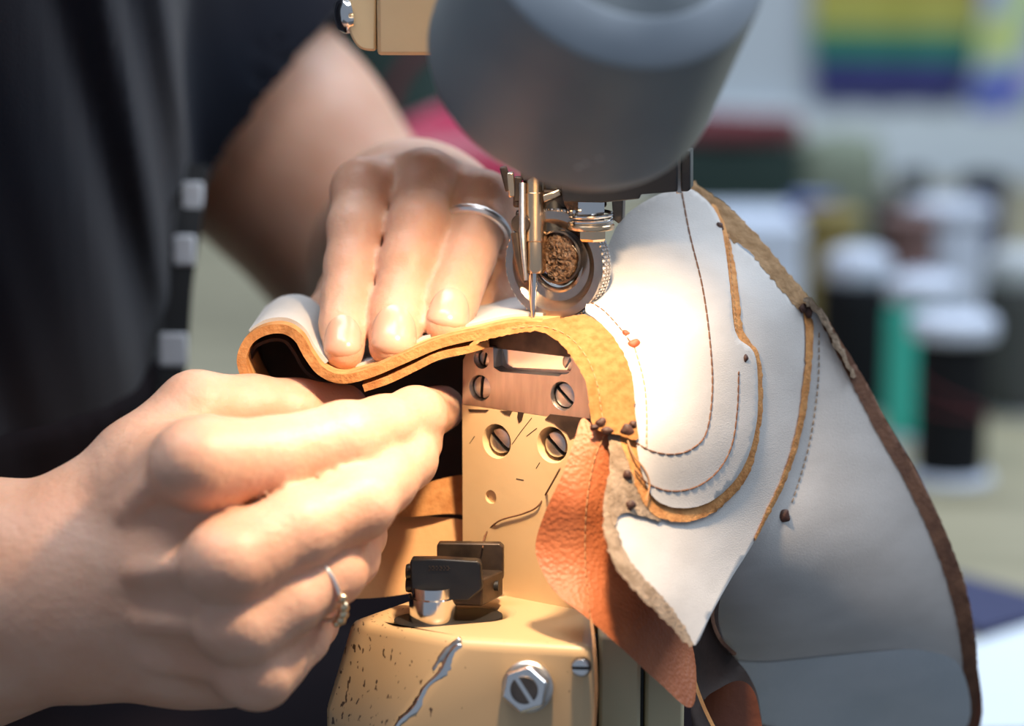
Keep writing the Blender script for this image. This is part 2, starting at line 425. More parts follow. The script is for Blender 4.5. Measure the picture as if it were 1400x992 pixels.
M['t_red'] = mat('dark_red_thread', (0.10, 0.012, 0.016), rough=0.7)
def spool(p, r, h, m, label, cap=0.024, capm=None, group='thread spools on the worktable', cr=None):
    t = thing('thread_spool', p, label, 'thread spool', group); p = np.asarray(p); cr = cr or r * 1.18
    fl = capm or M['plastic']
    MB().lathe(p, Z3, [(cr, 0), (cr, 0.003), (cr * .93, 0.006)], 32).make('base_flange', fl, t)
    pr = [(r * .95, 0.006), (r, 0.012)]
    n = 18
    for i in range(1, n): pr += [(r * (1 + 0.006 * (i % 2)), 0.012 + (h - 0.024) * i / n)]
    pr += [(r, h - 0.012), (r * .9, h - 0.004)]
    MB().lathe(p, Z3, pr, 36).make('thread_winding', m, t)
    MB().lathe(p, Z3, [(cr * .93, h - 0.004), (cr, h - 0.001), (cr, h + cap * .55), (cr * .85, h + cap * .8), (cr * .42, h + cap), (cr * .40, h + cap * .8), (0.003, h + cap * .75)], 36).make('top_cap', fl, t)
    return t
s1 = spool(at_table(1297, 1.72), 0.0245, 0.106, M['t_black'], 'big black thread spool with a stray dark red thread, nearest of the spools', 0.016, cr=0.031)
p1 = at_table(1297, 1.72)
MB().tube([p1 + np.array([0.0255 * math.sin(a), -0.0255 * math.cos(a), 0.062 - 0.011 * a]) for a in np.linspace(-1.4, 1.4, 20)], 0.0011, 6).make('loose_thread', M['t_red'], s1)['label'] = 'dark red thread'
MB().tube([p1 + np.array([0.0255 * math.sin(a), -0.0255 * math.cos(a), 0.052 - 0.003 * a]) for a in np.linspace(-1.4, 1.4, 20)], 0.0011, 6).make('loose_thread', M['t_red'], s1)['label'] = 'dark red thread'
spool(at_table(1258, 1.86), 0.0285, 0.110, M['t_turq'], 'turquoise thread spool half hidden behind the nearest black spool', 0.020, cr=0.029)
spool(at_table(1169, 1.96), 0.0315, 0.112, M['t_black'], 'wide black thread spool with white cap, next to the leather edge', 0.024, cr=0.027)
spool(at_table(1390, 1.96), 0.031, 0.110, M['t_char'], 'charcoal thread spool with dull cap, cut by the right picture edge', 0.026, M['plastic_grey'], cr=0.028)
spool(at_table(1132, 2.12), 0.023, 0.138, M['t_ochre'], 'ochre thread spool peeking out left behind the wide black spool', 0.012, M['t_ochre'])
spool(at_table(1238, 2.15), 0.023, 0.130, M['t_brown'], 'rosy brown thread spool standing between the two black spools', 0.012, M['t_brown'])
spool(at_table(1292, 2.25), 0.034, 0.128, M['plastic'], 'white thread spool standing behind the turquoise one', 0.016)
spool(at_table(1338, 2.32), 0.020, 0.150, M['t_navy'], 'navy thread spool standing behind the charcoal one', 0.010, M['t_black'])
spool(at_table(1215, 2.38), 0.020, 0.122, M['t_char'], 'slim charcoal spool in the far row, left of the small dark knob', 0.010, M['t_char'])
spool(at_table(1245, 2.75), 0.016, 0.110, M['t_black'], 'slim black spool farthest back against the pale wall', 0.010, M['t_black'])

# things on the far part of the table
def slab(name, c, sx, sy, sz, m, label, cat, group=None, rot=0, parts=None, wav=0.0):
    c = np.asarray(c, float); u = np.array([math.cos(rot), math.sin(rot), 0]); v = np.array([-math.sin(rot), math.cos(rot), 0])
    n = 16; vs = []; fs = []
    # a folded cloth: rounded pillow-like slab with soft waves
    prof = [(.90, 0), (1, .2), (1, .75), (.93, .95), (.7, 1)]
    rings = []
    for k, hh in prof:
        ring = []
        for i in range(40):
            a = 2 * math.pi * i / 40; ca, sa = math.cos(a), math.sin(a)
            e = 0.28; x = np.sign(ca) * abs(ca) ** e; y = np.sign(sa) * abs(sa) ** e
            z = sz * hh + wav * hh * math.sin(3 * x + 2 * y + c[0] * 30)
            ring.append(c + u * x * k * sx / 2 + v * y * k * sy / 2 + Z3 * z)
        rings.append(ring)
    o = MB().loft(rings).make(name, m, angle=50, origin=c); return tag(o, label, cat, group)
M['cloth_green'] = mat('dark_green_cloth', (0.010, 0.026, 0.022), (0.016, 0.036, 0.03), rough=0.9, scale=10)
M['cloth_red'] = mat('dark_red_cloth', (0.085, 0.012, 0.016), (0.13, 0.02, 0.026), rough=0.8, scale=10)
M['cloth_olive'] = mat('olive_grey_cloth', (0.17, 0.20, 0.15), (0.22, 0.25, 0.19), rough=0.9, scale=10)
M['carton'] = mat('white_carton', (0.50, 0.57, 0.70), (0.54, 0.61, 0.73), rough=0.7, scale=4)
M['blue'] = mat('blue_plastic', (0.03, 0.05, 0.26), rough=0.4)
bx = at_table(1035, 2.45); bh = 0.105
cb = thing('carton', bx, 'white carton on the table just right of the lamp and leather edge', 'box')
MB().box(bx + Z3 * (bh - .02) / 2, X3, Y3, Z3, 0.155, 0.16, bh - 0.02).make('box_body', M['carton'], cb, bevel=0.003)
MB().box(bx + Z3 * (bh - .0125), X3, Y3, Z3, 0.161, 0.166, 0.025).make('box_lid', M['carton'], cb, bevel=0.003)
g0 = at_table(995, 2.75)
slab('folded_cloth', g0, 0.16, 0.13, 0.155, M['cloth_green'], 'dark green folded cloth pile under a dark red cloth, behind the carton', 'cloth', wav=0.004)
slab('folded_cloth', g0 + Z3 * 0.156 + X3 * 0.005, 0.145, 0.12, 0.026, M['cloth_red'], 'dark red cloth folded on top of the dark green pile', 'cloth', wav=0.003)
slab('folded_cloth', at_table(1140, 2.80), 0.10, 0.10, 0.155, M['cloth_olive'], 'olive grey cloth pile right of the dark green pile', 'cloth', wav=0.004)
tp = thing('tape_roll', bx + Z3 * bh + X3 * 0.062, 'small blue tape roll lying on the white carton', 'tape')
tc_ = bx + Z3 * (bh + 0.0005) + X3 * 0.055
MB().lathe(tc_, Z3, [(0.016, 0), (0.024, 0), (0.024, 0.017), (0.016, 0.017), (0.016, 0)], 28, caps=False).make('tape', M['blue'], tp)
MB().lathe(tc_, Z3, [(0.0135, 0), (0.0158, 0), (0.0158, 0.017), (0.0135, 0.017), (0.0135, 0)], 28, caps=False).make('core', M['carton'], tp)

# paper, strap and white tray at the right front of the table
M['paper'] = mat('white_paper', (0.60, 0.67, 0.74), (0.64, 0.70, 0.77), rough=0.8, scale=4)
def flat(name, pxs, m, label, cat, z=0.0006, th=0.002, depth_z=None):
    pts = [on_z(x, y, ZT + z) for x, y in pxs]
    b = MB().prism(pts, Z3 * th)
    o = b.make(name, m, bevel=0.0004, origin=pts[0]); return tag(o, label, cat)
flat('paper_sheet', [(1290, 1004), (1302, 892), (1465, 838), (1500, 1000)], M['paper'], 'white paper lying at the near right end of the table', 'paper')
flat('leather_strap', [(1250, 800), (1290, 786), (1420, 822), (1475, 812), (1480, 832), (1340, 872), (1262, 826)], M['t_navy'], 'dark navy leather piece lying beyond the white paper', 'leather', th=0.004)
flat('paper_sheet', [(1215, 690), (1330, 735), (1385, 700), (1340, 645), (1250, 632)], M['paper'], 'white paper lying under the nearest black spool', 'paper', z=-0.0021)
flat('paper_sheet', [(1318, 612), (1355, 640), (1450, 635), (1430, 560), (1330, 560)], M['paper'], 'white paper lying under the charcoal spool', 'paper', z=-0.0021)

# ------------------------------------------------------------------ crimson bag and green cloth bolt behind the arm
M['crimson'] = mat('crimson_satin', (0.36, 0.012, 0.05), (0.42, 0.02, 0.075), rough=0.30, scale=14, sheen=0.2)
cp = at_table(622, 1.9)
hb = 0.252
rings = []
for i in range(25):
    t = i / 24; z = hb * t
    k = (1 - 0.22 * t ** 2) * min(1, math.sqrt(max(0.03, 1 - (max(0, t - .72) / .28) ** 2)) * 1.0) * min(1, 0.86 + t * 2)
    ring = []
    for a in np.linspace(0, 2 * math.pi, 48, endpoint=False):
        x = np.sign(math.cos(a)) * abs(math.cos(a)) ** .45; y = np.sign(math.sin(a)) * abs(math.sin(a)) ** .6
        ring.append(cp + np.array([x * 0.085 * k * (1 + .02 * math.sin(9 * t)), y * 0.05 * k * (1 + .06 * math.sin(3 * x + 6 * t)), z]))
    rings.append(ring)
bag = thing('bag', cp, 'crimson satin bag on the table between the arm and the lamp', 'bag')
MB().loft(rings).make('bag_body', M['crimson'], bag)
MB().tube([cp + np.array([0.05 * math.cos(a), -0.01, hb - 0.012 + 0.06 * math.sin(a)]) for a in np.linspace(0, math.pi, 24)], 0.005, 8).make('handle', M['cloth_red'], bag)
gp = at_table(535, 2.3)
bolt = thing('cloth_bolt', gp, 'dark green cloth bolt standing behind the crimson bag', 'cloth')
MB().lathe(gp, Z3, [(0.055, 0), (0.058, 0.01), (0.058, 0.34), (0.054, 0.35), (0.02, 0.352)], 32).make('cloth_roll', M['cloth_green'], bolt)
MB().lathe(gp + Z3 * 0.352, Z3, [(0.012, 0), (0.019, 0), (0.019, 0.02), (0.012, 0.02), (0.012, 0)], 24, caps=False).make('tube', M['carton'], bolt)
gp2 = at_table(640, 2.45)
bolt2 = thing('cloth_bolt', gp2, 'dark red cloth bolt standing right of the dark green bolt', 'cloth')
MB().lathe(gp2, Z3, [(0.070, 0), (0.074, 0.01), (0.074, 0.27), (0.070, 0.28), (0.02, 0.282)], 32).make('cloth_roll', M['cloth_red'], bolt2)
MB().lathe(gp2 + Z3 * 0.282, Z3, [(0.012, 0), (0.019, 0), (0.019, 0.02), (0.012, 0.02), (0.012, 0)], 24, caps=False).make('tube', M['carton'], bolt2)

# ------------------------------------------------------------------ wall hangings
def wallpt(px, py, off=0.012): return on_plane(px, py, (0, YW - off, 0), Y3)
M['s_yel'] = mat('yellow_stripe', (0.34, 0.33, 0.06), (0.38, 0.37, 0.09), rough=0.8, scale=5)
M['s_grn'] = mat('green_stripe', (0.015, 0.17, 0.105), (0.03, 0.20, 0.13), rough=0.8, scale=5)
M['s_ind'] = mat('indigo_stripe', (0.022, 0.026, 0.13), (0.032, 0.035, 0.16), rough=0.8, scale=5)
M['s_org'] = mat('orange_stripe', (0.45, 0.17, 0.03), rough=0.8)
M['s_red'] = mat('red_stripe', (0.40, 0.03, 0.03), rough=0.8)
fl_ = thing('striped_hanging', wallpt(1220, 132), 'yellow, green and indigo striped cloth hanging on the back wall', 'wall hanging')
lines = [(1114, 1316, 136, 136), (1112, 1328, 78, 82), (1110, 1336, 40, 44), (1112, 1340, -22, -20), (1112, 1342, -75, -72), (1112, 1344, -130, -128)]
for (a, b, ml) in zip(lines[:-1], lines[1:], ('s_ind', 's_grn', 's_yel', 's_org', 's_red')):
    n = 24; up, lo2 = [], []
    rows = []
    for tt in np.linspace(0, 1, 5):
        row = []
        for s_ in np.linspace(0, 1, n):
            x = (a[0] + (b[0] - a[0]) * tt) * (1 - s_) + (a[1] + (b[1] - a[1]) * tt) * s_
            y = (a[2] + (b[2] - a[2]) * tt) * (1 - s_) + (a[3] + (b[3] - a[3]) * tt) * s_
            row.append(wallpt(x, y, 0.040 + 0.006 * math.sin(s_ * 17)))
        rows.append(row)
    vs = [p for r_ in rows for p in r_]; k = len(vs); vs += [p + Y3 * 0.004 for p in vs]
    fs = []
    for i in range(4):
        for j in range(n - 1):
            q = [i * n + j, i * n + j + 1, (i + 1) * n + j + 1, (i + 1) * n + j]; fs += [q, [z + k for z in q][::-1]]
    bd = [j for j in range(n)] + [i * n + n - 1 for i in range(1, 5)] + [4 * n + j for j in range(n - 2, -1, -1)] + [i * n for i in range(3, 0, -1)]
    for i in range(len(bd)): c_, d_ = bd[i], bd[(i + 1) % len(bd)]; fs.append([c_, d_, d_ + k, c_ + k])
    make('stripe', vs, fs, M[ml], fl_)['label'] = {'s_ind': 'indigo stripe', 's_grn': 'green stripe', 's_yel': 'yellow stripe', 's_org': 'orange stripe', 's_red': 'red stripe'}[ml]
def poster():
    m, nt, b = new_mat('poster_print'); N = nt.nodes; L = nt.links
    tc = N.new('ShaderNodeTexCoord'); n = N.new('ShaderNodeTexNoise'); n.inputs['Scale'].default_value = 11; n.inputs['Detail'].default_value = 0
    r = N.new('ShaderNodeValToRGB'); e = r.color_ramp.elements
    e[0].position = 0.30; e[0].color = (0.05, 0.10, 0.45, 1); e[1].position = 0.72; e[1].color = (0.62, 0.60, 0.10, 1)
    for p, c in ((0.42, (0.45, 0.42, 0.62, 1)), (0.52, (0.35, 0.58, 0.40, 1)), (0.62, (0.55, 0.60, 0.18, 1))):
        x = e.new(p); x.color = c
    L.new(tc.outputs['Object'], n.inputs['Vector']); L.new(n.outputs[0], r.inputs[0]); L.new(r.outputs[0], b.inputs['Base Color'])
    b.inputs['Roughness'].default_value = 0.6; return m
po = thing('poster', wallpt(1440, 150), 'yellow, green and blue printed poster at the right wall edge', 'poster')
pc = [wallpt(x, y, 0.034) for x, y in ((1326, 152), (1352, -60), (1600, -60), (1600, 162))]
MB().prism(pc, Y3 * 0.003).make('print', poster(), po)
for x, y in ((1362, -50), (1590, -50), (1340, 142), (1590, 150)):
    MB().sphere(wallpt(x, y, 0.036), 0.006, 12, 8).make('pin', M['plastic'], po)

# ================================================================== sewing machine
YAW = R(36)
NF = np.array([-math.sin(YAW), -math.cos(YAW), 0])     # the post's face normal
UF = np.array([math.cos(YAW), -math.sin(YAW), 0])      # along the face, to the right and nearer
PC = V(718, 560, 0)                                    # a point of the post's face
def face(px, py, out=0.0): return on_plane(px, py, PC + NF * out, NF)
sm = thing('sewing_machine', (PC[0], PC[1] + .02, ZF), 'beige post bed sewing machine with steel needle plate and roller foot', 'sewing machine')

def cut(o, cutters):
    dg = bpy.context.evaluated_depsgraph_get
    for c in cutters:
        m_ = o.modifiers.new('cut', 'BOOLEAN'); m_.operation = 'DIFFERENCE'; m_.object = c; m_.solver = 'EXACT'
    bpy.context.view_layer.update()
    me = bpy.data.meshes.new_from_object(o.evaluated_get(dg()))
    o.modifiers.clear(); o.data = me
    for c in cutters: bpy.data.objects.remove(c)
    me.polygons.foreach_set('use_smooth', [True] * len(me.polygons)); me.set_sharp_from_angle(angle=R(35))

def slot_screw(name, c, n, r, ang, m, parent, h=0.0016, dome=0.0006, slot=0.24, depth=0.5):
    """slotted screw head: two halves either side of the slot over a lower disc"""
    u, v, n = frame_of(n); c = np.asarray(c)
    a, b_ = u * math.cos(ang) + v * math.sin(ang), -u * math.sin(ang) + v * math.cos(ang)
    b = MB(); sb = MB().lathe(c - n * h, n, [(r, 0), (r, h * depth)], 28)
    for s_ in (1, -1):
        g = r * slot / 1; arc = []
        t0 = math.asin(min(.99, slot)); ts = np.linspace(t0, math.pi - t0, 18)
        arc = [(r * math.cos(t), s_ * r * math.sin(t)) for t in ts]
        rings = []
        for k, z in ((1, -h * (1 - depth)), (1, -0.0002), (.93, dome * .4), (.6, dome)):
            ring = []
            for x, y in arc:
                yy = s_ * (g + (abs(y) - g) * k); ring.append(c + a * x * (k if k == 1 else k) + b_ * yy + n * z)
            rings.append(ring)
        b.loft(rings)
    o = b.make(name, m, parent, angle=40); sb.make('slot', M['black'], o)['label'] = 'slot with its shade painted black'  # black disc paints the shade down in the slot
    return o

# post
zl_ = face(636, 760)
post_px = [(632, 557), (806, 573), (812, 850), (640, 850)]
pl = [face(632, 557), face(806, 573)]
zt = 0.5 * (pl[0][2] + pl[1][2]); zb = V(720, 850, 0)[2] - 0.004
PL, PR = face(632, 557), face(806, 573)
PL = np.array([PL[0], PL[1], zt]); PR = np.array([PR[0], PR[1], zt])
pb = MB().prism([PL, PR, PR - NF * 0.036, PL - NF * 0.036], -Z3 * (zt - zb)); post = pb.make('post', M['paint'], sm, angle=30)
def cutter(px, py, r, d, out=0.0, sx=1.0):
    p = face(px, py); u, v, n = frame_of(NF)
    b = MB().lathe(p - NF * d, NF, [(r * .96, 0), (r * .96, d - .0006), (r * 1.06, d + 0.0004), (r * 1.06, d + 0.004)], 36)
    return b.make('cutter', M['black'])
SC1, SC2 = (679, 603), (755, 608)
cut(post, [cutter(*SC1, 0.0056, 0.010), cutter(*SC2, 0.0058, 0.010), cutter(671, 679, 0.0022, 0.0012)])
bv = post.modifiers.new('bevel', 'BEVEL'); bv.width = 0.0008; bv.segments = 2; bv.limit_method = 'ANGLE'; bv.angle_limit = R(50)
for q in (SC1, SC2):
    p = face(*q)
    MB().lathe(p - NF * 0.0098, NF, [(0.0053, 0), (0.0053, 0.0012)], 30).make('screw_seat', M['black'], sm)
    slot_screw('screw', p - NF * 0.0022 - Z3 * 0.0002, NF, 0.0042, R(-40), M['satin'], sm, h=0.006, dome=0.0009, slot=.17, depth=.75)
for q in ([(752, 566), (806, 572), (806, 579), (796, 586), (788, 596), (779, 600), (775, 592), (766, 586), (757, 578), (745, 573)],
          [(684, 561), (700, 562), (697, 568), (690, 566)], [(708, 563), (716, 564), (713, 575), (709, 578), (707, 570)], [(640, 559), (668, 560), (664, 563), (642, 563)]):
    MB().prism([face(x, y, .0002) for x, y in q], -NF * .0006).make('bare_patch', M['worn_metal'], sm)['label'] = 'bare brown patch in the beige paint'
for q in ([(700, 607), (712, 590), (727, 571)], [(720, 596), (734, 585)], [(649, 596), (642, 606)], [(733, 640), (738, 632)], [(706, 654), (716, 656)]):
    MB().tube([face(x, y, .00002) for x, y in q], .00013, 6).make('scratch', M['worn_metal'], sm)
# steel plate on the post, with its notch
pts = [(632, 555), (633, 492), (637, 484), (651, 472), (786, 488), (800, 503), (807, 521), (806, 571)]
def upr(px, py): return face(px, py)
P8 = [upr(*q) for q in pts]
P8[0][2] = zt + 0.0001; P8[-1][2] = zt + 0.0001
plate = MB().prism(P8, -NF * 0.036).make('needle_plate_holder', M['steel'], sm, angle=30)
nt_ = MB().prism([upr(673, 440) + NF * .004, upr(776, 452) + NF * .004, upr(772, 508) + NF * .004, upr(764, 514) + NF * .004, upr(684, 508) + NF * .004, upr(675, 502) + NF * .004], -NF * 0.0085).make('cutter', M['satin'])
HOLES = [(658, 491, .0030, .004), (656, 530, .0042, .004), (770, 497, .0033, .005), (769, 541, .0045, .004)]
cut(plate, [nt_] + [cutter(x, y, r, d) for x, y, r, d in HOLES])
bv = plate.modifiers.new('bevel', 'BEVEL'); bv.width = 0.0006; bv.segments = 2; bv.limit_method = 'ANGLE'; bv.angle_limit = R(50)
MB().prism([upr(677, 478) - NF * .0040, upr(771, 489) - NF * .0040, upr(768, 508) - NF * .0040, upr(684, 504) - NF * .0040], -NF * 0.0008).make('notch_face', M['chrome'], sm)
for (x, y, r, d), a in zip(HOLES, (R(75), R(85), R(60), R(-40))):
    slot_screw('screw', upr(x, y) - NF * (d - 0.0022 if r > .004 else d - 0.0012), NF, r * .88, a, M['satin'], sm, h=0.0016, dome=0.0006, slot=.16)
# needle plate on top, curved
top = [(655, 470), (662, 462), (690, 452), (718, 449), (745, 453), (768, 466), (782, 484)]
TT = catmull([upr(*q) - NF * 0.002 for q in top], 4)
bot = [upr(x, y) - NF * 0.002 for x, y in ((780, 490), (655, 475))]
MB().prism(list(TT) + bot, -NF * 0.030).make('needle_plate', M['worn_metal'], sm)

# base casting under the post
zt2 = V(700, 826, 5)[2]
def top_(px, py): return on_z(px, py, zt2)
A_, B_, C_, E_, F_, G_ = (top_(562, 816), top_(700, 800), top_(812, 828), top_(812, 884), top_(634, 874), top_(477, 846))
zb2 = zt2 - 0.030
def bot_(px, py): return on_z(px, py, zb2)
G2 = bot_(441, 967); F2 = bot_(536, 1003); E2 = bot_(813, 1013)
A2, B2, C2 = [np.array([p[0] - 0.004, p[1] + .004, zb2]) for p in (A_, B_, C_)]
C2 = np.array([C_[0], C_[1], zb2])
ring0 = [A_, B_, C_, E_, F_, G_]; ring1 = [A2, B2, C2, E2, F2, G2]
cen = np.mean(ring0, 0)
def sink(r_, k, dz): return [cen * (1 - k) + p * k + Z3 * dz for p in r_]
r0 = [p.copy() for p in ring0]
ring2 = [np.array([p[0], p[1], zb2 - 0.05]) for p in ring1]
base = MB().loft([r0, ring1, ring2]).make('base_casting', M['paint_chip'], sm, angle=30)
# slot for the pin
hp = top_(588, 842)
hu = unit(top_(640, 838) - top_(545, 846)); hv = np.cross(Z3, hu)
slot_ = MB()
sr = 0.0085; L_ = 0.010
c1 = hp + hu * 0.010 * 1.6 - Z3 * 0.008; c0 = hp - hu * 0.0035 - Z3 * 0.008
ringp = [c0 + (hu * math.cos(t) + hv * math.sin(t)) * sr for t in np.linspace(math.pi / 2, 3 * math.pi / 2, 14)] + [c1 + (hu * math.cos(t) + hv * math.sin(t)) * sr for t in np.linspace(-math.pi / 2, math.pi / 2, 14)]
slot_.prism(ringp, Z3 * 0.02)
cut(base, [slot_.make('cutter', M['black'])])
bv = base.modifiers.new('bevel', 'BEVEL'); bv.width = 0.0035; bv.segments = 4; bv.limit_method = 'ANGLE'; bv.angle_limit = R(28)
MB().prism([p + (cen * 0) - Z3 * 0 for p in [q * .96 + hp * .04 for q in ringp]], Z3 * 0.0068).make('slot_shade', M['black'], sm)  # black plug added below the rim as the slot's shade
# pedestal to the floor
pc_ = np.mean(ring2, 0)
PW = 0.10
MB().lathe([pc_[0] + .01, pc_[1] + .01, ZF], Z3, [(0.17, 0), (0.17, 0.02), (0.06, 0.05), (0.042, 0.09), (0.042, zb2 - 0.055 - ZF), (0.038, zb2 - 0.049 - ZF)], 40).make('pedestal', M['column'], sm)
# chipped edge: bright metal where the paint is gone
FN1 = unit(np.cross(E_ - F_, F2 - F_)); FN1 = FN1 * (-1 if FN1[1] > 0 else 1)
FN2 = unit(np.cross(G_ - F_, F2 - F_)); FN2 = FN2 * (-1 if FN2[1] > 0 else 1)
FNm = unit(FN1 + FN2)
edge = [F_ + (F2 - F_) * t for t in np.linspace(0.05, 1.1, 40)]
vs, fs = [], []
wl = np.interp(np.arange(40), np.arange(0, 44, 4), [.0010, .0021, .0024, .0016, .0010, .0014, .0022, .0017, .0011, .0008, .0006]) * (1 + .12 * RNG.normal(size=40))
t1 = unit(np.cross(F2 - F_, FNm))
rings = []
for i, p in enumerate(edge):
    c = p - FNm * 0.0009 + t1 * .0006 * math.sin(i * .45)
    wv = max(0.0006, wl[i])
    rings.append([c - t1 * wv - FNm * .001, c - t1 * wv * .8 + FNm * .00035, c + FNm * .0007, c + t1 * wv * .8 + FNm * .00035, c + t1 * wv - FNm * .001])
MB().loft(rings).make('chipped_edge', M['chrome'], sm, angle=180)['label'] = 'bare bright metal along the chipped edge'
edge2 = [on_plane(x, y, F_, FN2) for x, y in ((628, 873), (614, 884), (601, 900), (590, 917))]
MB().tube(catmull([p - FN2 * .0008 for p in edge2], 5), [.0010] * 6 + [.0013] * 5 + [.0009] * 4 + [.0004], 8).make('chipped_edge', M['satin'], sm, angle=180)['label'] = 'bare bright metal along the chipped edge'
# nut with stud, and the small screw
def front(px, py): return on_plane(px, py, F_, FN1)
nc = front(722, 938)
u_, v_, _ = frame_of(FN1)
nut = MB().lathe(nc - FN1 * .001, FN1, [(0.0076, 0), (0.0079, .0006), (0.0079, 0.0022), (0.0072, 0.0028), (0.005, 0.0028), (0.005, 0)], 40, caps=False)
nut.make('washer', M['satin'], sm)
MB().lathe(nc + FN1 * .0016, FN1, [(0.0072, 0), (0.0074, 0.0004), (0.0074, 0.0042), (0.0066, 0.0050)], 6, phase=.35).make('nut', M['chrome'], sm, angle=25, bevel=.0003)
MB().lathe(nc + FN1 * .0016, FN1, [(0.0047, .0030), (0.0053, .0034), (0.0053, .0040), (0.0047, .0044), (.0043, .0044), (.0043, .0034)], 40, caps=False).make('nut_collar', M['chrome'], sm)
slot_screw('stud', nc + FN1 * 0.0068, FN1, 0.0043, R(-55), M['dark_steel'], sm, h=0.005, dome=0.0003, slot=.17, depth=.75)
sc_ = front(795, 911)
MB().lathe(sc_ - FN1 * .0008, FN1, [(0.0030, 0), (0.0030, .0012), (0.0026, .0012)], 30).make('screw_seat', M['dark_steel'], sm)
slot_screw('screw', sc_ + FN1 * 0.0022, FN1, 0.0027, R(2), M['chrome'], sm, h=0.002, dome=0.0006, slot=.18)
sc2 = top_(683, 813)
MB().sphere(sc2, 0.0018, 16, 8, sq=.6).make('rivet', M['chrome'], sm)
# greenish column parts right of the base
def slabv(x0, x1, ytop, d, dep, name, m):
    p0, p1 = V(x0, 930, d), V(x1, 930, d - 1.5)
    zt3 = V(x0, ytop, d)[2]
    p0 = np.array([p0[0], p0[1], zt3]); p1 = np.array([p1[0], p1[1], zt3])
    MB().prism([p0, p1, p1 + Y3 * dep, p0 + Y3 * dep], -Z3 * (zt3 - (zb2 - 0.05))).make(name, m, sm, bevel=.0012)
slabv(819, 876, 866, -14, 0.05, 'side_cover', M['column'])
slabv(882, 936, 880, -8, 0.046, 'side_cover', M['column'])
slabv(816, 936, 866, 2, 0.03, 'rear_column', M['black_metal'])

# thread guide block standing on its pin
pn = hp + hu * 0.001
MB().lathe(pn - Z3 * 0.006, Z3, [(0.0076, 0), (0.0076, 0.0125), (0.0068, 0.0128), (0.0068, 0.016)], 36).make('guide_pin', M['chrome'], sm)
zg = V(600, 826, -8)[2]
gn = unit(np.array([-0.10, -1, 0.0])); gu = unit(np.cross(gn, Z3)) * 1.0
if gu[0] < 0: gu = -gu
GP = V(608, 800, -14)
def gp_(px, py, out=0.0): return on_plane(px, py, GP + gn * out, gn)
b = MB()
fr_ = [gp_(560, 768), gp_(563, 764), gp_(600, 764), gp_(652, 767), gp_(657, 771), gp_(659, 806), gp_(640, 822), gp_(569, 820), gp_(562, 811)]
b.prism(fr_, -gn * 0.0045)
b.make('guide_jaw', M['black_metal'], sm, bevel=.0009, seg=3)
mk = MB()
for i, x in enumerate((587, 592, 597, 602, 607, 612)):
    for k in range(3):
        p = gp_(x + (k % 2) * 1.6, 774 + k * 2.4, 0.0001); mk.box(p, gu, Z3, gn, 0.0005 + .0002 * (i % 2), 0.00028, 0.0003)
mk.make('embossing', M['worn_metal'], sm)['label'] = 'worn tiny embossed marks'
GP2 = V(640, 770, 2)
def gq_(px, py, out=0.0): return on_plane(px, py, GP2 + gn * out, gn)
b = MB(); b.prism([gq_(597, 745), gq_(600, 742), gq_(683, 743), gq_(688, 748), gq_(688, 792), gq_(597, 792)], -gn * 0.0035)
b.make('guide_jaw', M['worn_metal'], sm, bevel=.0007, seg=3)
# floor of the guide between the jaws
f0 = gp_(562, 795) - gn * .004; f1 = gp_(657, 795) - gn * .004; f2 = gq_(688, 778); f3 = gq_(597, 778)
zf_ = min(f0[2], f2[2])
fl4 = [np.array([p[0], p[1], zf_]) for p in (f0, f1, f2, f3)]
MB().prism(fl4, -Z3 * 0.0085).make('guide_block', M['worn_metal'], sm, bevel=.0006)
for dy in (0, 1):
    q = gp_(560, 790 + 18 * dy) - gn * .008
    MB().lathe(q - gu * 0.0022, gu, [(0.0022, 0), (0.0026, .0008), (0.0026, .004)], 16).make('set_screw', M['black_metal'], sm)
q = fl4[1] * .35 + fl4[2] * .65 - Z3 * .004
MB().lathe(q - gu * .002, gu, [(0.0016, 0), (0.0016, .0028)], 16).make('set_screw', M['black'], sm)

# ------------------------------------------------------------------ machine head
HD = 8
def hv_(px, py, d=HD): return V(px, py, d)
pw = [hv_(515, 77, 4), hv_(560, 77, 4), hv_(560, 77, 66), hv_(515, 77, 66)]
zh = hv_(540, 76, 4)[2]
def hz(px, d, z=None):
    p = V(px, 76, d); return np.array([p[0], p[1], zh if z is None else z])
foot_ = [hz(516, 6), hz(900, 2), hz(900, 70), hz(516, 74)]
hh = MB().prism(foot_, Z3 * 0.16).make('head_casting', M['paint'], sm, bevel=.0012)
# rounded left cheek of the head
ch = [(514, 70), (500, 69), (489, 64), (480, 50), (474, 30), (470, 8), (468, -30), (514, -30)]
cb_ = catmull([V(x, y, 10) for x, y in ch[:-1]], 4) + [V(514, -30, 10)]
MB().prism(cb_, Y3 * 0.055).make('head_cheek', M['paint'], sm, angle=50, bevel=.001)
kn = V(472, 20, 14)
MB().lathe(kn + X3 * 0.001, unit(np.array([-1, -0.35, -.12])), [(0.006, 0), (0.006, .0016), (0.0058, .0022), (0.0046, .0036), (0.002, .0044), (0.0001, .0046)], 32).make('chrome_plug', M['chrome'], sm)
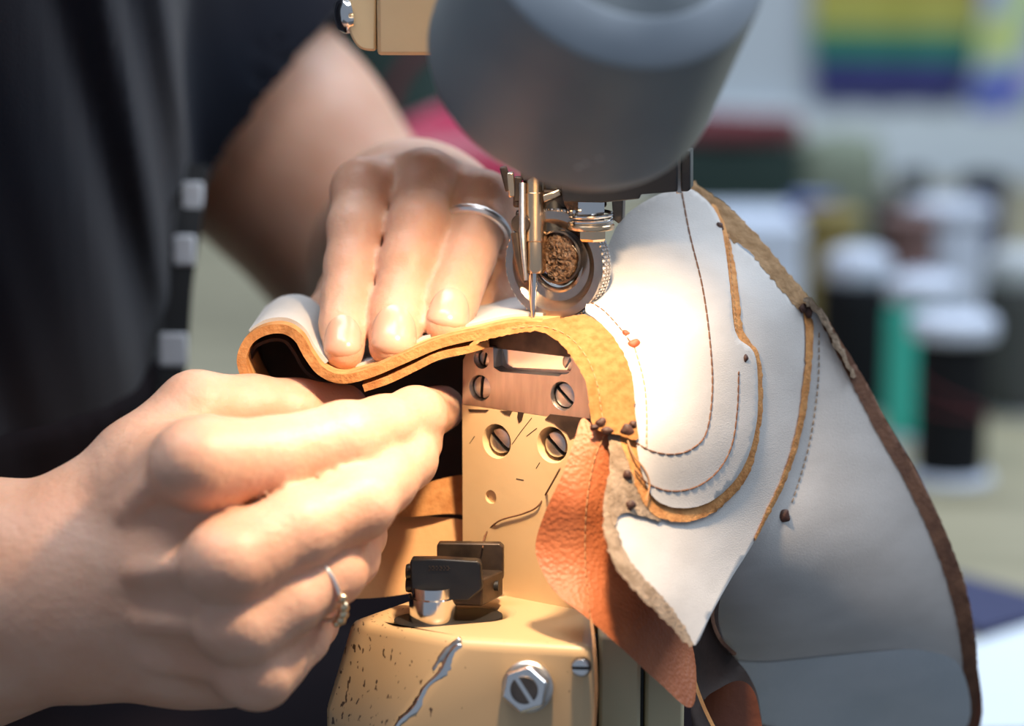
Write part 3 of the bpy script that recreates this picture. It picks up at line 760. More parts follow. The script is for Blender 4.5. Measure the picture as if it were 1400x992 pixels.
# lower face housing behind the lamp and its black bracket
zh2 = V(800, 246, 6)[2]
fh = [np.array([*V(px, 246, d)[:2], zh2]) for px, d in ((712, 2), (858, -2), (858, 40), (712, 44))]
MB().prism(fh, Z3 * (zh - zh2 + 0.01)).make('face_housing', M['dark_steel'], sm, bevel=.001)
def plate_px(name, pts, d, th, m, dd=0.0):
    n_ = unit(np.array([-.15, -1, 0])); o = V(pts[0][0], pts[0][1], d)
    return MB().prism([on_plane(x, y, o, n_) for x, y in pts], -n_ * th).make(name, m, sm, bevel=.0004)
plate_px('bracket', [(768, 264), (770, 276), (823, 277), (874, 272), (876, 266), (926, 262), (926, 200), (768, 200)], -8, 0.003, M['black_metal'])
plate_px('bracket', [(931, 206), (944, 206), (944, 259), (940, 262), (931, 262)], -14, 0.012, M['black_metal'])
plate_px('bracket_web', [(924, 206), (932, 206), (932, 265), (924, 265)], -5, 0.004, M['satin'])
plate_px('foot_bar', [(836, 270), (852, 270), (851, 300), (846, 306), (838, 300)], -2, 0.008, M['dark_steel'])
# needle bar, clamp and needle
zn = lambda px, py, d: V(px, py, d)
nb0, nb1 = V(731, 236, 5), V(731, 374, 5)
MB().lathe(nb1, nb0 - nb1, [(0.0030, 0), (0.0036, 0.0012), (0.0036, .010), (0.0040, .0102), (0.0040, 0.0255), (0.0037, .0257), (0.0037, np.linalg.norm(nb0 - nb1))], 32).make('needle_bar', M['brass'], sm)
MB().lathe(V(712, 306, 2), unit(np.array([-0.25, -1, 0.1])), [(0.0032, -0.006), (0.0032, 0), (0.0028, .0006), (0.0002, .0008)], 24).make('clamp_screw', M['worn_metal'], sm)
MB().box(V(722, 306, 6), X3, Y3, Z3, .008, .006, .0085).make('needle_clamp', M['worn_metal'], sm, bevel=.0008)
MB().tube([V(714, 250, 2), V(714, 316, 1), V(716, 350, 1), V(719, 383, 2)], [.0011, .0011, .0009, .0006], 10).make('thread_guide', M['satin'], sm)
MB().tube([V(705, 318, 3), V(709, 350, 3), V(715, 378, 3), V(717, 386, 3)], [.0016, .0014, .0011, .0004], 8).make('guide_finger', M['worn_metal'], sm)
nd = [V(730, 372, 5), V(730, 398, 5), V(729, 425, 5), V(728, 452, 5)]
MB().tube(nd, [.0013, .00095, .0008, .0005], 14).make('needle', M['chrome'], sm)
MB().tube([V(724, 372, 3.5), V(724, 400, 3.2), V(726, 420, 3.4), V(728, 440, 3.8)], .00022, 6).make('needle_thread', M['thread_tan'], sm)
for k, (x, y, a) in enumerate(((692, 244, -.25), (699, 252, -.1), (708, 258, .05), (751, 268, 1.2))):
    p = V(x, y, 4); d_ = np.array([math.sin(a), 0, math.cos(a)])
    MB().box(p, np.array([math.cos(a), 0, -math.sin(a)]), Y3, d_, .0024, .004, .008).make('take_up_lever', M['brass'] if k % 2 else M['worn_metal'], sm, bevel=.0005)
MB().lathe(V(757, 318, 11), V(757, 255, 11) - V(757, 318, 11), [(0.0078, 0), (0.0078, .0135), (0.0078, 0.02)], 28).make('presser_bar', M['black_metal'], sm)
MB().box(V(765, 268, 10), X3, Y3, Z3, .030, .014, .006).make('bar_guide', M['worn_metal'], sm, bevel=.0008)

# roller presser foot: dished wheel with a milled rim
WN = unit(np.array([-math.sin(R(29)), -math.cos(R(29)), 0.02]))
WC = V(757, 362, 4)
wr = 0.0176
MB().lathe(WC, WN, [(0.0075, -.0065), (0.0160, -.0065), (wr, -.0056), (wr, 0), (wr - .0003, .0005), (wr - .0028, .0005), (wr - .0036, -.0002), (0.0118, -.0022), (0.0092, -.0024), (0.0085, -.0020), (0.0078, -.0024), (0.0075, -.0030), (0.0075, -.0065)], 72, caps=False).make('roller_foot', M['wheel'], sm, angle=25)
u_, v_, n_ = frame_of(WN); mr = MB()
for k in range(96):
    a = 2 * math.pi * k / 96; e = u_ * math.cos(a) + v_ * math.sin(a); t = -u_ * math.sin(a) + v_ * math.cos(a)
    for q in range(3):
        mr.box(WC + e * (wr + .0001) - WN * (.0011 + .0018 * q), e, unit(t + WN * (.5 if (k + q) % 2 else -.5)), WN, .0006, .0007, .0011)
mr.make('milled_rim', M['chrome'], sm, smooth=False)
hub = MB(); hc = WC + u_ * 0.0012 + v_ * 0.003
lintv = []; 
rings = []
for i in range(11):
    rr = .0078 * (1 - i / 10) + .0002; ring = []
    for k in range(36):
        a = 2 * math.pi * k / 36
        ring.append(WC + (u_ * math.cos(a) * .80 + v_ * math.sin(a) * 1.18) * rr + v_ * .0025 + u_ * .001 + WN * (-.0030 + .0022 * (1 - (i == 0)) * RNG.random() + .0012 * math.sqrt(i / 10)))
    rings.append(ring)
hub.loft(rings); hub.make('oily_hub', M['lint'], sm, angle=180)
MB().lathe(WC - WN * .0002 + v_ * .0025 + u_ * .001, WN, [(0.0086, -.004), (.0086, 0), (0.0080, .0002), (0.0078, -.003)], 40, caps=False).make('hub_rim', M['dark_steel'], sm)
# spring, washer and bolt beside the roller
bc = V(810, 296, -2)
MB().lathe(V(808, 300, -2), Z3, [(0.0048, 0), (0.0048, .008)], 6).make('hex_post', M['chrome'], sm, angle=20)
sp = []
for t in np.linspace(0, 2 * math.pi * 2.6, 90):
    sp.append(V(808, 308, -2) + np.array([math.cos(t) * .0068, math.sin(t) * .0068, 0.0002 + t * .00028]))
MB().tube(sp, .0006, 8).make('spring', M['chrome'], sm)
MB().lathe(V(808, 313, -2), Z3, [(0.0073, 0), (.0075, .0004), (0.0075, .0014), (.0070, .0018), (.002, .0018)], 36).make('washer', M['brass'], sm)
MB().lathe(V(810, 329, -2), Z3, [(0.0040, 0), (0.0046, .0008), (0.0046, .0034), (.003, .0038)], 6).make('hex_bolt', M['brass'], sm, angle=20)
MB().lathe(V(788, 286, 0), Z3, [(0.003, 0), (0.0042, .002), (0.004, .006)], 10).make('oily_stud', M['lint'], sm)

# ================================================================== lamp
LA = unit(0.22 * RGT + 0.415 * UPV - 0.883 * FWD)
LO = V(783, 84, -85)
lamp = thing('work_lamp', LO + LA * .12, 'grey metal bullet lamp aimed down over the needle', 'lamp')
RO = 0.0416
prof = [(RO - .0022, 0.0012), (RO - .0010, 0), (RO + .0004, 0.0006), (RO + .0005, .003), (RO, .006), (0.0388, .056), (.0382, .0590)]
b = MB(); b.lathe(LO, LA, prof + [(.0365, .0580), (.0370, .053), (RO - .0022, .004), (RO - .0022, .0012)], 96, caps=False); b.make('lamp_shade', M['shade'], lamp, angle=40)
MB().lathe(LO, LA, [(.0365, .0578), (.0382, .0588), (.0374, .0612), (.0290, .0668), (.0276, .0668), (.0276, .0578)], 96, caps=False).make('shoulder_ring', M['shade_lit'], lamp, angle=45)
MB().lathe(LO, LA, [(.0277, .059), (.0277, .0655), (.0266, .0662), (.012, .0667), (.0115, .0720), (.004, .0725)], 72).make('back_cover', M['shade'], lamp, angle=35)
MB().lathe(LO, LA, [(RO - .0026, .0045), (.0366, .053), (.020, .0565), (.010, .0565), (.010, .0572), (.0355, .0572), (.0369, .0535), (RO - .0023, .0045)], 72, caps=False).make('reflector', M['shade_in'], lamp)
MB().lathe(LO, LA, [(.010, .040), (.011, .042), (.011, .0585), (.008, .0588)], 32).make('socket', M['dark_steel'], lamp)
mb_, nt, bb = new_mat('lamp_bulb_glow'); bb.inputs['Emission Color'].default_value = (1.0, .72, .42, 1); bb.inputs['Emission Strength'].default_value = 2.5
bb.inputs['Base Color'].default_value = (.9, .8, .6, 1)
BULB = LO + LA * .040
l = bpy.data.lights.new('bulb_light', 'SPOT'); l.energy = LAMP_POWER * 4; l.color = LAMP_COL; l.shadow_soft_size = .009; l.spot_size = R(108); l.spot_blend = 1.0
lo_ = bpy.data.objects.new('bulb_light', l); link(lo_); lo_.location = LO + LA * .010
lo_.rotation_euler = Vector(V(640, 800, -30) - (LO + LA * .010)).to_track_quat('-Z', 'Y').to_euler()
MB().lathe(LO, LA, [(.004, .0195), (.010, .021), (.0125, .026), (.0115, .033), (.008, .039), (.008, .041)], 32).make('bulb', mb_, lamp)
for (x, y, r_) in ((800, 224, .0011), (791, 228, .0007), (748, 242, .0010), (757, 243, .0008), (820, 216, .0005)):
    r3 = ray(x, y)
    for t in np.arange(.55, .80, .0002):
        q = CAM + r3 * t - LO; ha = q @ LA; rad_ = np.linalg.norm(q - LA * ha)
        if 0.001 < ha < .056 and rad_ < RO + (.0388 - RO) * ha / .056 + .0001:
            nn = unit(q - LA * ha); MB().lathe(q + LO, nn, [(r_, -.0004), (r_, .00012), (r_ * .7, .0002)], 9).make('paint_chip', M['wall_light'], lamp)['label'] = 'pale chip in the grey paint'; break
arm = catmull([LO + LA * .071, LO + LA * .10, LO + LA * .12 + np.array([.02, .04, .04]), LO + LA * .11 + np.array([.05, .12, .09]), V(938, -80, 36)], 10)
MB().lathe(V(902, -80, 36) + X3 * .0012, X3, [(.010, 0), (.010, .004), (.007, .006), (.006, .012)], 24).make('mount', M['dark_steel'], lamp)
MB().tube(arm, .006, 14).make('gooseneck', M['dark_steel'], lamp)

# ================================================================== shoe upper
up = thing('shoe_upper', V(900, 700, -10), 'tan leather shoe upper turned white lining out, draped over the post', 'shoe upper')
DL = Depth([(700, 447, -3), (740, 450, -6), (790, 490, -15), (806, 540, -20), (812, 580, -23), (770, 434, -2), (800, 432, -2), (850, 490, -14), (866, 560, -22),
            (830, 340, 20), (850, 300, 27), (935, 256, 34), (985, 290, 30), (870, 420, -2), (885, 600, -26), (880, 690, -30), (930, 450, -8), (1000, 400, 6),
            (1010, 480, 0), (1030, 600, 2), (960, 640, -14), (920, 700, -22), (1100, 420, 26), (1100, 560, 22), (1040, 720, 6), (945, 870, -36), (860, 760, -44),
            (836, 650, -33), (838, 700, -38), (900, 820, -44), (1000, 790, -8)], lam=0.02)
DO = Depth([(1108, 425, 26), (1135, 450, 31), (1240, 630, 42), (1310, 760, 54), (1335, 900, 70), (1100, 650, 22), (1150, 800, 34), (1040, 740, 12), (1000, 790, 16),
            (970, 850, 40), (1050, 940, 60), (1200, 900, 56), (1200, 990, 84), (1310, 990, 86)], lam=0.02)
DF = Depth([(795, 575, -22), (832, 592, -25), (735, 745, -30), (842, 650, -25), (842, 700, -25), (760, 812, -38), (800, 842, -43), (850, 885, -40), (870, 790, -24), (900, 825, -20), (945, 960, -22), (945, 880, -10), (795, 690, -32)], lam=0.01)

# outer quarter: white lining with a brown cut edge
sheet('lining_panel', [(1104, 420), (1134, 445), (1165, 510), (1205, 590), (1240, 650), (1275, 720), (1302, 800), (1316, 880), (1317, 960), (1312, 1000), (1180, 1002), (1040, 985), (1015, 915), (988, 870), (978, 810), (1000, 770), (1036, 730), (1066, 665), (1095, 580), (1106, 500)], DO, M['lining'], up, 0, 1.4)
sheet('heel_lining', [(990, 905), (1050, 905), (1130, 897), (1200, 890), (1260, 888), (1314, 912), (1316, 1000), (1180, 1003), (1036, 988), (1016, 930)], DO, M['lining_blue'], up, -0.7, 0.6, label='bluish heel lining')
oe = [(1128, 440), (1170, 515), (1210, 590), (1247, 655), (1283, 730), (1311, 810), (1325, 890), (1326, 960), (1318, 1006)]
sheet('cut_edge', strip(oe, [10, 18, 20, 20, 22, 23, 21, 19, 16]), DO, M['brown_edge'], up, -0.4, 3.2, jag=.4)
sheet('outer_leather', [(1140, 455), (1180, 520), (1222, 590), (1262, 660), (1296, 735), (1322, 815), (1334, 890), (1333, 1004), (1200, 1010), (1020, 995), (1000, 900), (1000, 790), (1060, 690), (1105, 560), (1112, 430)], DO, M['red_leather'], up, 2.4, 1.4, label='brown outer leather')
sheet('cut_edge', strip([(1036, 985), (1100, 994), (1200, 1002)], 6), DO, M['brown_edge'], up, -.5, 2.4, jag=.4)
# inside of the toe opening, dark, with a reddish leather lip
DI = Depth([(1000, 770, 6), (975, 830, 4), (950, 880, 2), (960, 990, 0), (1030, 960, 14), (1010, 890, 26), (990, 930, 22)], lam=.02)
sheet('inner_leather', [(1004, 772), (985, 800), (962, 845), (944, 882), (944, 930), (955, 1010), (1034, 1010), (1038, 960), (1022, 920), (990, 880), (982, 840), (990, 800)], DI, M['dark_shadow_leather'], up, 2, 1.6)
DI2 = Depth([(960, 920, 14), (1000, 925, 6), (1030, 950, 4), (1036, 990, 5), (980, 1000, 6)])
sheet('leather_lip', [(962, 960), (985, 940), (1010, 930), (1028, 940), (1038, 970), (1036, 1010), (968, 1010)], DI2, M['red_leather'], up, -1, 1.6)
sheet('cut_edge', strip([(940, 885), (948, 925), (962, 965), (982, 1006)], 5), DI, M['tan_edge'], up, -8, 2)
sheet('cut_edge', strip([(1002, 776), (984, 803), (974, 840), (984, 872), (1006, 895)], 5), DI, M['brown_edge'], up, -1, 2)

# middle quarter
mid = [(995, 300), (1005, 330), (1040, 360), (1075, 400), (1098, 425), (1102, 480), (1098, 560), (1078, 640), (1038, 728), (1000, 790), (972, 840), (950, 882), (935, 858), (905, 815), (870, 780), (846, 745), (838, 705), (836, 650), (836, 612), (850, 600), (900, 600), (960, 560), (985, 450)]
sheet('lining_panel', mid, DL, M['lining'], up, 0, 1.3)
fr = [(836, 596), (838, 640), (832, 690), (838, 740), (862, 785), (898, 822), (930, 860), (947, 884)]
sheet('suede_edge', strip(fr, [8, 10, 14, 20, 22, 20, 16, 4]), DL, M['grey_suede'], up, -1.0, 2.6, jag=1.1, label='grey suede cut edge')
# suede piece with knots between band and vamp
sheet('suede_patch', [(832, 594), (850, 596), (872, 640), (890, 690), (905, 712), (880, 706), (850, 700), (840, 720), (832, 690), (838, 640)], DL, M['grey_suede'], up, -1.3, 1.2, jag=.6)
sheet('cut_edge', strip([(1104, 418), (1107, 470), (1101, 540), (1090, 600), (1072, 655), (1050, 700), (1032, 738)], [12, 10, 9, 8, 7, 6, 3]), DL, M['tan_edge'], up, -.6, 2.6, jag=.5)
# top edge: brown suede fold running down the right silhouette
sheet('folded_edge', [(940, 246), (960, 256), (1000, 285), (1040, 326), (1080, 375), (1108, 408), (1132, 440), (1122, 452), (1103, 432), (1084, 415), (1050, 375), (1020, 340), (1002, 330), (990, 312), (975, 290), (948, 268)], DL, M['olive_suede'], up, -.2, 3.6, jag=.9, label='brown suede folded edge')
sheet('cut_edge', strip([(1100, 408), (1118, 424), (1132, 446), (1150, 480), (1168, 516)], [8, 10, 9, 8, 6]), DO, M['grey_suede'], up, -2.5, 2.6, jag=1.2)
# inner quarter (top panel) and its tan edge
p1_ = [(838, 320), (850, 300), (868, 284), (900, 266), (935, 256), (962, 270), (982, 296), (990, 330), (998, 390), (1006, 455), (1030, 480), (1036, 520), (1034, 580), (1018, 635), (990, 672), (955, 692), (915, 692), (888, 672), (872, 620), (868, 560), (862, 520), (848, 480), (830, 452), (812, 434), (800, 424), (806, 405), (820, 365)]
sheet('tan_edge', [(972, 282), (987, 298), (1002, 345), (1010, 400), (1017, 452), (1037, 481), (1043, 525), (1040, 585), (1024, 647), (994, 686), (955, 710), (918, 712), (890, 700), (872, 670), (862, 640), (848, 598), (866, 590), (885, 590), (930, 520), (975, 450), (975, 380)], DL, M['tan_edge'], up, -1.5, 1.3, jag=.6, label='tan cut edge')
sheet('lining_panel', p1_, DL, M['lining'], up, -2.6, 1.1, jag=.15)
# tan band running over the post
band = [(640, 474), (660, 458), (700, 446), (738, 441), (772, 434), (800, 430), (826, 446), (850, 478), (864, 515), (868, 560), (872, 600), (852, 596), (828, 590), (812, 584), (806, 562), (803, 535), (795, 510), (776, 480), (756, 462), (735, 453), (700, 456), (668, 464)]
sheet('tan_band', band, DL, M['tan_suede'], up, -3.8, 1.5, step=5, jag=.5, label='tan suede band')
DB = DL
stitches('stitching', [(700, 449), (740, 446), (775, 458), (800, 485), (815, 520), (822, 560), (826, 586)], DL, up, -4.0, M['thread_tan'], r=.00018, dash=7, gap=4)
# grain leather flap
flap = [(795, 572), (808, 578), (833, 590), (842, 640), (846, 700), (860, 770), (900, 825), (946, 880), (947, 966), (900, 932), (850, 886), (800, 842), (762, 812), (741, 780), (732, 745), (745, 700), (768, 650), (784, 605)]
sheet('tongue_flap', flap, DF, M['grain'], up, 0, 1.6, step=6, label='orange grained leather flap')
fl2 = Depth([(836, 690, -38), (946, 880, -33), (840, 780, -40), (940, 880, -34), (948, 960, -47), (850, 885, -47.5)])
stitches('stitching', [(828, 590), (812, 630), (802, 690), (800, 760), (805, 830), (808, 848)], DF, up, -.3, M['thread_tan'], r=.00022, dash=10, gap=2)
MB().tube(catmull([V(808, 846, -45), V(812, 880, -56), V(815, 940, -58), V(812, 1000, -58)], 8), .0003, 6).make('thread_tail', M['thread_tan'], up)
MB().tube(catmull([V(660, 748, -1)] + [face(x, y, .0007) for x, y in ((664, 730), (682, 712), (715, 702), (735, 692), (748, 672))] + [V(766, 640, -26)], 8), .00028, 6).make('thread_tail', M['thread'], up)['label'] = 'loose reddish thread'

# stitched lines on the lining
T = M['thread']
stitches('stitching', [(932, 262), (943, 320), (960, 390), (970, 460), (974, 530), (966, 590), (945, 614), (918, 621), (890, 616), (868, 604)], DL, up, -2.55, T, dash=11, gap=1.2, r=.0003)
stitches('stitching', [(806, 412), (825, 424), (845, 445), (858, 462), (868, 476)], DL, up, -2.55, T, dash=7, gap=2)
stitches('stitching', [(868, 476), (880, 520), (884, 560), (884, 610)], DL, up, -2.55, M['thread_tan'], dash=7, gap=2)
stitches('stitching', [(868, 642), (885, 660), (915, 671), (950, 666), (980, 645), (1000, 610), (1008, 560), (1010, 508)], DL, up, -2.55, T, dash=11, gap=1.2, r=.0003)
stitches('stitching', [(996, 320), (1000, 380), (1006, 450)], DL, up, -2.55, M['thread_tan'], dash=5, gap=3, r=.0002)
stitches('stitching', [(1120, 455), (1119, 520), (1110, 590), (1098, 640), (1082, 690)], DO, up, -.3, M['grey_suede'], dash=6, gap=4, r=.0002)
MB().tube(on_sheet([(884, 684), (888, 660), (880, 640), (866, 622), (858, 602)], DL, -3.2), .0003, 6).make('thread_tail', M['thread_tan'], up)
def knot(px, py, D, off, rx, ry, m, name='thread_knot'):
    c = V(px, py, float(D(px, py)[0]) + off); b = MB(); rings = []
    for i in range(7):
        t = i / 6; k = math.cos(t * math.pi / 2) ** .6 if i < 6 else .02
        rings.append([c + RGT * (rx * k * (1 + .18 * math.sin(3 * a + px)) * math.cos(a)) / 4290 + UPV * (ry * k * (1 + .2 * math.sin(2 * a + py)) * math.sin(a)) / 4290 - FWD * (.0011 * t - .0006) for a in np.linspace(0, 2 * math.pi, 18, endpoint=False)])
    b.loft(rings).make(name, m, up, angle=180)
for a in ((856, 456, 6, 5), (867, 472, 8, 10)): knot(a[0], a[1], DL, -2.7, a[2], a[3], M['glue_red'], 'red_mark')
for a in ((822, 578, 7, 7), (830, 589, 8, 5), (812, 584, 6, 4), (858, 588, 9, 8), (866, 580, 5, 6)): knot(a[0], a[1], DL, -4.6, a[2], a[3], M['glue'])
for a in ((858, 649, 6, 8), (862, 691, 7, 7), (984, 310, 6, 8), (1105, 425, 8, 9), (1098, 421, 5, 7)): knot(a[0], a[1], DL, -2.4, a[2], a[3], M['glue'])
for a in ((1019, 490, 4, 6), (832, 381, 3, 6)): knot(a[0], a[1], DL, -2.9, a[2], a[3], M['glue'])
knot(1072, 705, DO, -.8, 9, 11, M['glue'])

# left half: thick sheet held by both hands, tan cut edge towards the camera
def ribbon(name, path, sweep, a0, a1, th, m, n=10, label=None, rise=0.0):
    q = catmull(path, n); pts = [V(*p) for p in q]; rings = []
    sw = np.asarray(sweep, float); k = len(pts)
    for i, p in enumerate(pts):
        t = unit(pts[min(i + 1, k - 1)] - pts[max(i - 1, 0)]); nr = unit(np.cross(sw, t))
        a, b = p + sw * a0, p + sw * a1
        rings.append([a - nr * th / 2, a + nr * th / 2, b + nr * th / 2, b - nr * th / 2])
    o = MB().loft(rings).make(name, m, up, angle=50)
    if label: o['label'] = label
    return o
SW = unit(np.array([0.02, 1.0, 0.02]))
loop = [(352, 545, 2), (338, 520, 1), (330, 492, 0), (340, 466, 0), (362, 452, 0), (388, 450, 0), (408, 462, -1), (422, 486, -1), (440, 508, -2), (468, 518, -3), (505, 510, -3), (548, 492, -3), (600, 470, -3), (650, 458, -3), (700, 447, -4), (742, 446, -5)]
ribbon('cut_edge', loop, SW, 0, .006, .0030, M['tan_edge'], label='tan cut edge of the folded leather')
ribbon('tan_leather', loop + [(772, 441, 0), (800, 446, 4)], SW, .0062, .030, .0022, M['tan_leather'])
ribbon('lining_fold', [(p[0], p[1] - 3, p[2]) for p in loop[3:9]], SW, .0075, .052, .0034, M['lining'], label='white lining of the folded leather')
ribbon('lining_fold', [(p[0], p[1] - 2, p[2]) for p in loop[8:]], SW, .012, .045, .0030, M['lining'])
low = [(497, 531, -2), (530, 520, -3), (566, 503, -3), (600, 487, -3), (640, 478, -2), (668, 470, 2)]
ribbon('cut_edge', low, SW, 0, .024, .0022, M['tan_edge'], label='tan cut edge of the lower leather layer')
# fold inside, its shade painted near-black, and the leather hanging behind the post
ribbon('inner_leather', [(352, 540, 14), (342, 505, 14), (346, 478, 14), (366, 466, 14), (388, 466, 14), (402, 482, 14), (418, 508, 14), (450, 530, 14)], SW, 0, .03, .001, M['dark_shadow_leather'])
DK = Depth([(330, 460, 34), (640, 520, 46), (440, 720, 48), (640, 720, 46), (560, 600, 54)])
sheet('inner_leather', [(334, 480), (345, 458), (380, 452), (420, 462), (520, 505), (640, 482), (690, 480), (700, 700), (640, 720), (560, 740), (480, 700), (420, 600), (350, 530)], DK, M['dark_shadow_leather'], up, 4, 1.4)
DT = Depth([(450, 810, 20), (540, 705, 30), (640, 715, 28), (640, 810, 26), (560, 815, 20), (500, 750, 26)])
sheet('tan_leather', [(448, 806), (470, 770), (500, 735), (536, 707), (590, 706), (646, 716), (648, 760), (646, 800), (600, 803), (540, 814), (490, 818), (455, 814)], DT, M['tan_leather'], up, 2, 1.6, label='tan leather hanging left of the post')
DT2 = Depth([(535, 700, 24), (600, 668, 26), (660, 670, 32), (660, 704, 30)])
sheet('tan_leather', [(530, 702), (560, 672), (600, 655), (650, 652), (652, 700), (610, 702), (560, 706)], DT2, M['tan_edge'], up, 2, 1.6)

# ================================================================== person
class Solid:
    """limbs as tapered capsules: a blended body group, and fingers that blend with it but not with each other"""
    def __init__(s): s.body = []; s.fing = []; s.kb = .010; s.kf = .006; s.extra = None
    def chain(s, pts, rad):
        return [(np.asarray(a), np.asarray(b), ra / 1000, rb / 1000) for a, b, ra, rb in zip(pts[:-1], pts[1:], rad[:-1], rad[1:])]
    def add(s, pts, rad): s.body += s.chain(pts, rad)
    def finger(s, pts, rad, k=None): s.fing.append((s.chain(pts, rad), k or s.kf))
    def __call__(s, p):
        out = None
        d = np.full(len(p), 1.0)
        for c in s.body: d = smin(d, capsule(p, *c), s.kb)
        out = d
        for ch, k in s.fing:
            f = np.full(len(p), 1.0)
            for c in ch: f = smin(f, capsule(p, *c), .0035)
            out = smin(out, smin(d, f, k), .0016)
        if s.extra is not None: out = s.extra(p, out)
        return out

P_ = V
# --- right hand: near the camera, gripping the leather left of the post
right = Solid()
wr_ = P_(70, 815, -24); el_ = P_(-620, 1010, 60); sh_ = P_(-330, -330, 60)
right.kb = .009
fm = wr_ + (el_ - wr_) * .35
right.add([wr_, fm, el_], [30, 39, 44])
right.add([wr_ + UPV * .004, P_(-30, 800, -20)], [30, 33])
right.add([el_, sh_], [46, 54])
MCP = {'i': P_(272, 632, -58), 'm': P_(318, 768, -64), 'r': P_(332, 852, -58), 'l': P_(352, 915, -48)}
cm = {'i': P_(120, 735, -32), 'm': P_(115, 785, -36), 'r': P_(118, 835, -34), 'l': P_(125, 880, -30)}
for k, r0, r1 in (('i', 19, 12.5), ('m', 20, 12.5), ('r', 19, 12), ('l', 17, 11.0)):
    right.add([cm[k] + FWD * .004, cm[k] * .45 + MCP[k] * .55 + FWD * .011, MCP[k] + FWD * .007], [r0 - 1, (r0 + r1) / 2 - 1.5, r1 - .5])
# palm body behind the knuckles
right.add([P_(140, 800, -14), P_(250, 720, -22), P_(300, 760, -26)], [22, 22, 18])
right.add([P_(130, 850, -14), P_(250, 860, -22), P_(320, 890, -26)], [20, 19, 14])
right.finger([MCP['i'], P_(372, 624, -44), P_(470, 600, -32), P_(525, 584, -18), P_(568, 570, 0), P_(604, 558, 25)], [13.6, 11.6, 11.2, 9.6, 9.4, 7.6])
right.finger([MCP['m'], P_(405, 724, -54), P_(488, 688, -40), P_(525, 658, -28), P_(556, 628, -14), P_(574, 606, 2)], [13.6, 11.6, 11.2, 9.6, 9.2, 7.4])
right.finger([MCP['r'], P_(390, 818, -52), P_(452, 780, -41), P_(476, 762, -28), P_(488, 730, -14), P_(490, 705, 0)], [13, 11.0, 10.4, 9.2, 8.8, 7.2])
right.finger([MCP['l'], P_(378, 893, -43), P_(408, 868, -36), P_(424, 850, -24), P_(430, 825, -12), P_(430, 800, 0)], [12.4, 10.0, 9.2, 8.4, 8.0, 6.6])
right.finger([P_(120, 745, -22), P_(195, 640, -18), P_(268, 562, -10), P_(345, 560, 2), P_(405, 564, 10), P_(470, 558, 18)], [20, 16, 12.4, 10.8, 10.6, 8.0], k=.014)
# the web between thumb and index
right.finger([P_(200, 660, -24), P_(285, 610, -32)], [15, 10], k=.012)
# knuckle domes and tendons
for k, r in (('i', 11.8), ('m', 12.0), ('r', 11.2), ('l', 10.4)):
    right.finger([MCP[k] - FWD * .003 - RGT * .002, MCP[k] - FWD * .0031 - RGT * .003], [r, r], k=.006)
    a = MCP[k] - RGT * .008 - FWD * .003; b = cm[k] * .6 + MCP[k] * .4 - FWD * .0095
    right.finger([a, b], [3.2, 2.6], k=.008)

# --- left hand: behind, three fingers pressing on the leather
left = Solid(); left.kb = .012
wl_ = P_(560, 300, 108); ell = P_(560, 415, 340); shl = P_(165, -62, 335)
lm = {'i': P_(498, 262, 46), 'm': P_(582, 250, 50), 'r': P_(660, 280, 50), 'l': P_(700, 322, 58)}
left.add([wl_, wl_ + (ell - wl_) * .45, ell], [27, 37, 44])
left.add([ell, ell + (shl - ell) * .45, shl], [46, 50, 54])
for k in 'imrl':
    left.add([P_(560, 290, 108) * .6 + lm[k] * .4 + FWD * .02, lm[k] + FWD * .006], [17, 11])
left.add([P_(560, 300, 92), P_(600, 320, 74)], [22, 16])
left.finger([lm['i'], P_(486, 310, 36), P_(480, 365, 30), P_(474, 410, 24), P_(471, 443, 18), P_(470, 480, 10)], [10.4, 9.0, 8.6, 8.1, 7.8, 6.6])
left.finger([lm['m'], P_(572, 305, 34), P_(558, 362, 27), P_(550, 410, 21), P_(542, 437, 16), P_(537, 473, 9)], [11.0, 9.6, 9.4, 8.8, 8.8, 7.6])
left.finger([lm['r'], P_(652, 310, 40), P_(638, 352, 33), P_(627, 385, 26), P_(618, 412, 20), P_(611, 444, 12)], [10.6, 9.4, 9.2, 8.5, 8.3, 7.2])
left.finger([lm['l'], P_(700, 348, 54), P_(692, 372, 50), P_(676, 410, 46), P_(666, 440, 44)], [9.4, 8.4, 8.0, 7.2, 6.2])
left.finger([P_(530, 330, 96), P_(480, 400, 78), P_(450, 440, 60), P_(455, 470, 48)], [14, 11, 9.5, 8], k=.012)
for k in 'imr':
    left.finger([lm[k] - FWD * .002 + UPV * .001, lm[k] - FWD * .0021 + UPV * .0012], [10.2, 10.2], k=.005)

# --- trunk
TC = np.array([-0.262, 0.195, 0.0])
def ell_d(p, c, r):
    q = (p - c) / r; k = np.linalg.norm(q, axis=1); k2 = np.linalg.norm(q / r, axis=1)
    return k * (k - 1) / np.maximum(k2, 1e-9)
def trunk(p, grow=0.0):
    # an upright torso: rounded box of an elliptical plan, leaning a little forward with height
    z = p[:, 2]; lean = 0.10 * np.clip(z + .1, -.5, .4) * 0.35
    hx = 0.112 + 0.012 * np.sin((z + .05) * 6) + grow; hy = 0.165 + 0.06 * np.clip(z + .05, 0, .25) + grow
    x = (p[:, 0] - TC[0] - lean) / hx; y = (p[:, 1] - TC[1]) / hy
    e = (np.abs(x) ** 2.4 + np.abs(y) ** 2.4) ** (1 / 2.4)
    d = (e - 1) * np.minimum(hx, hy)
    zc = np.maximum(z - 0.30, -.62 - z)
    return smin_max(d, zc, .06)
def smin_max(a, b, k): return -smin(-a, -b, k)
pts_all, quads_all, k0 = [], [], 0
def push(vq):
    global k0
    v, q = vq; pts_all.append(v); quads_all.append(q + k0); k0 += len(v)
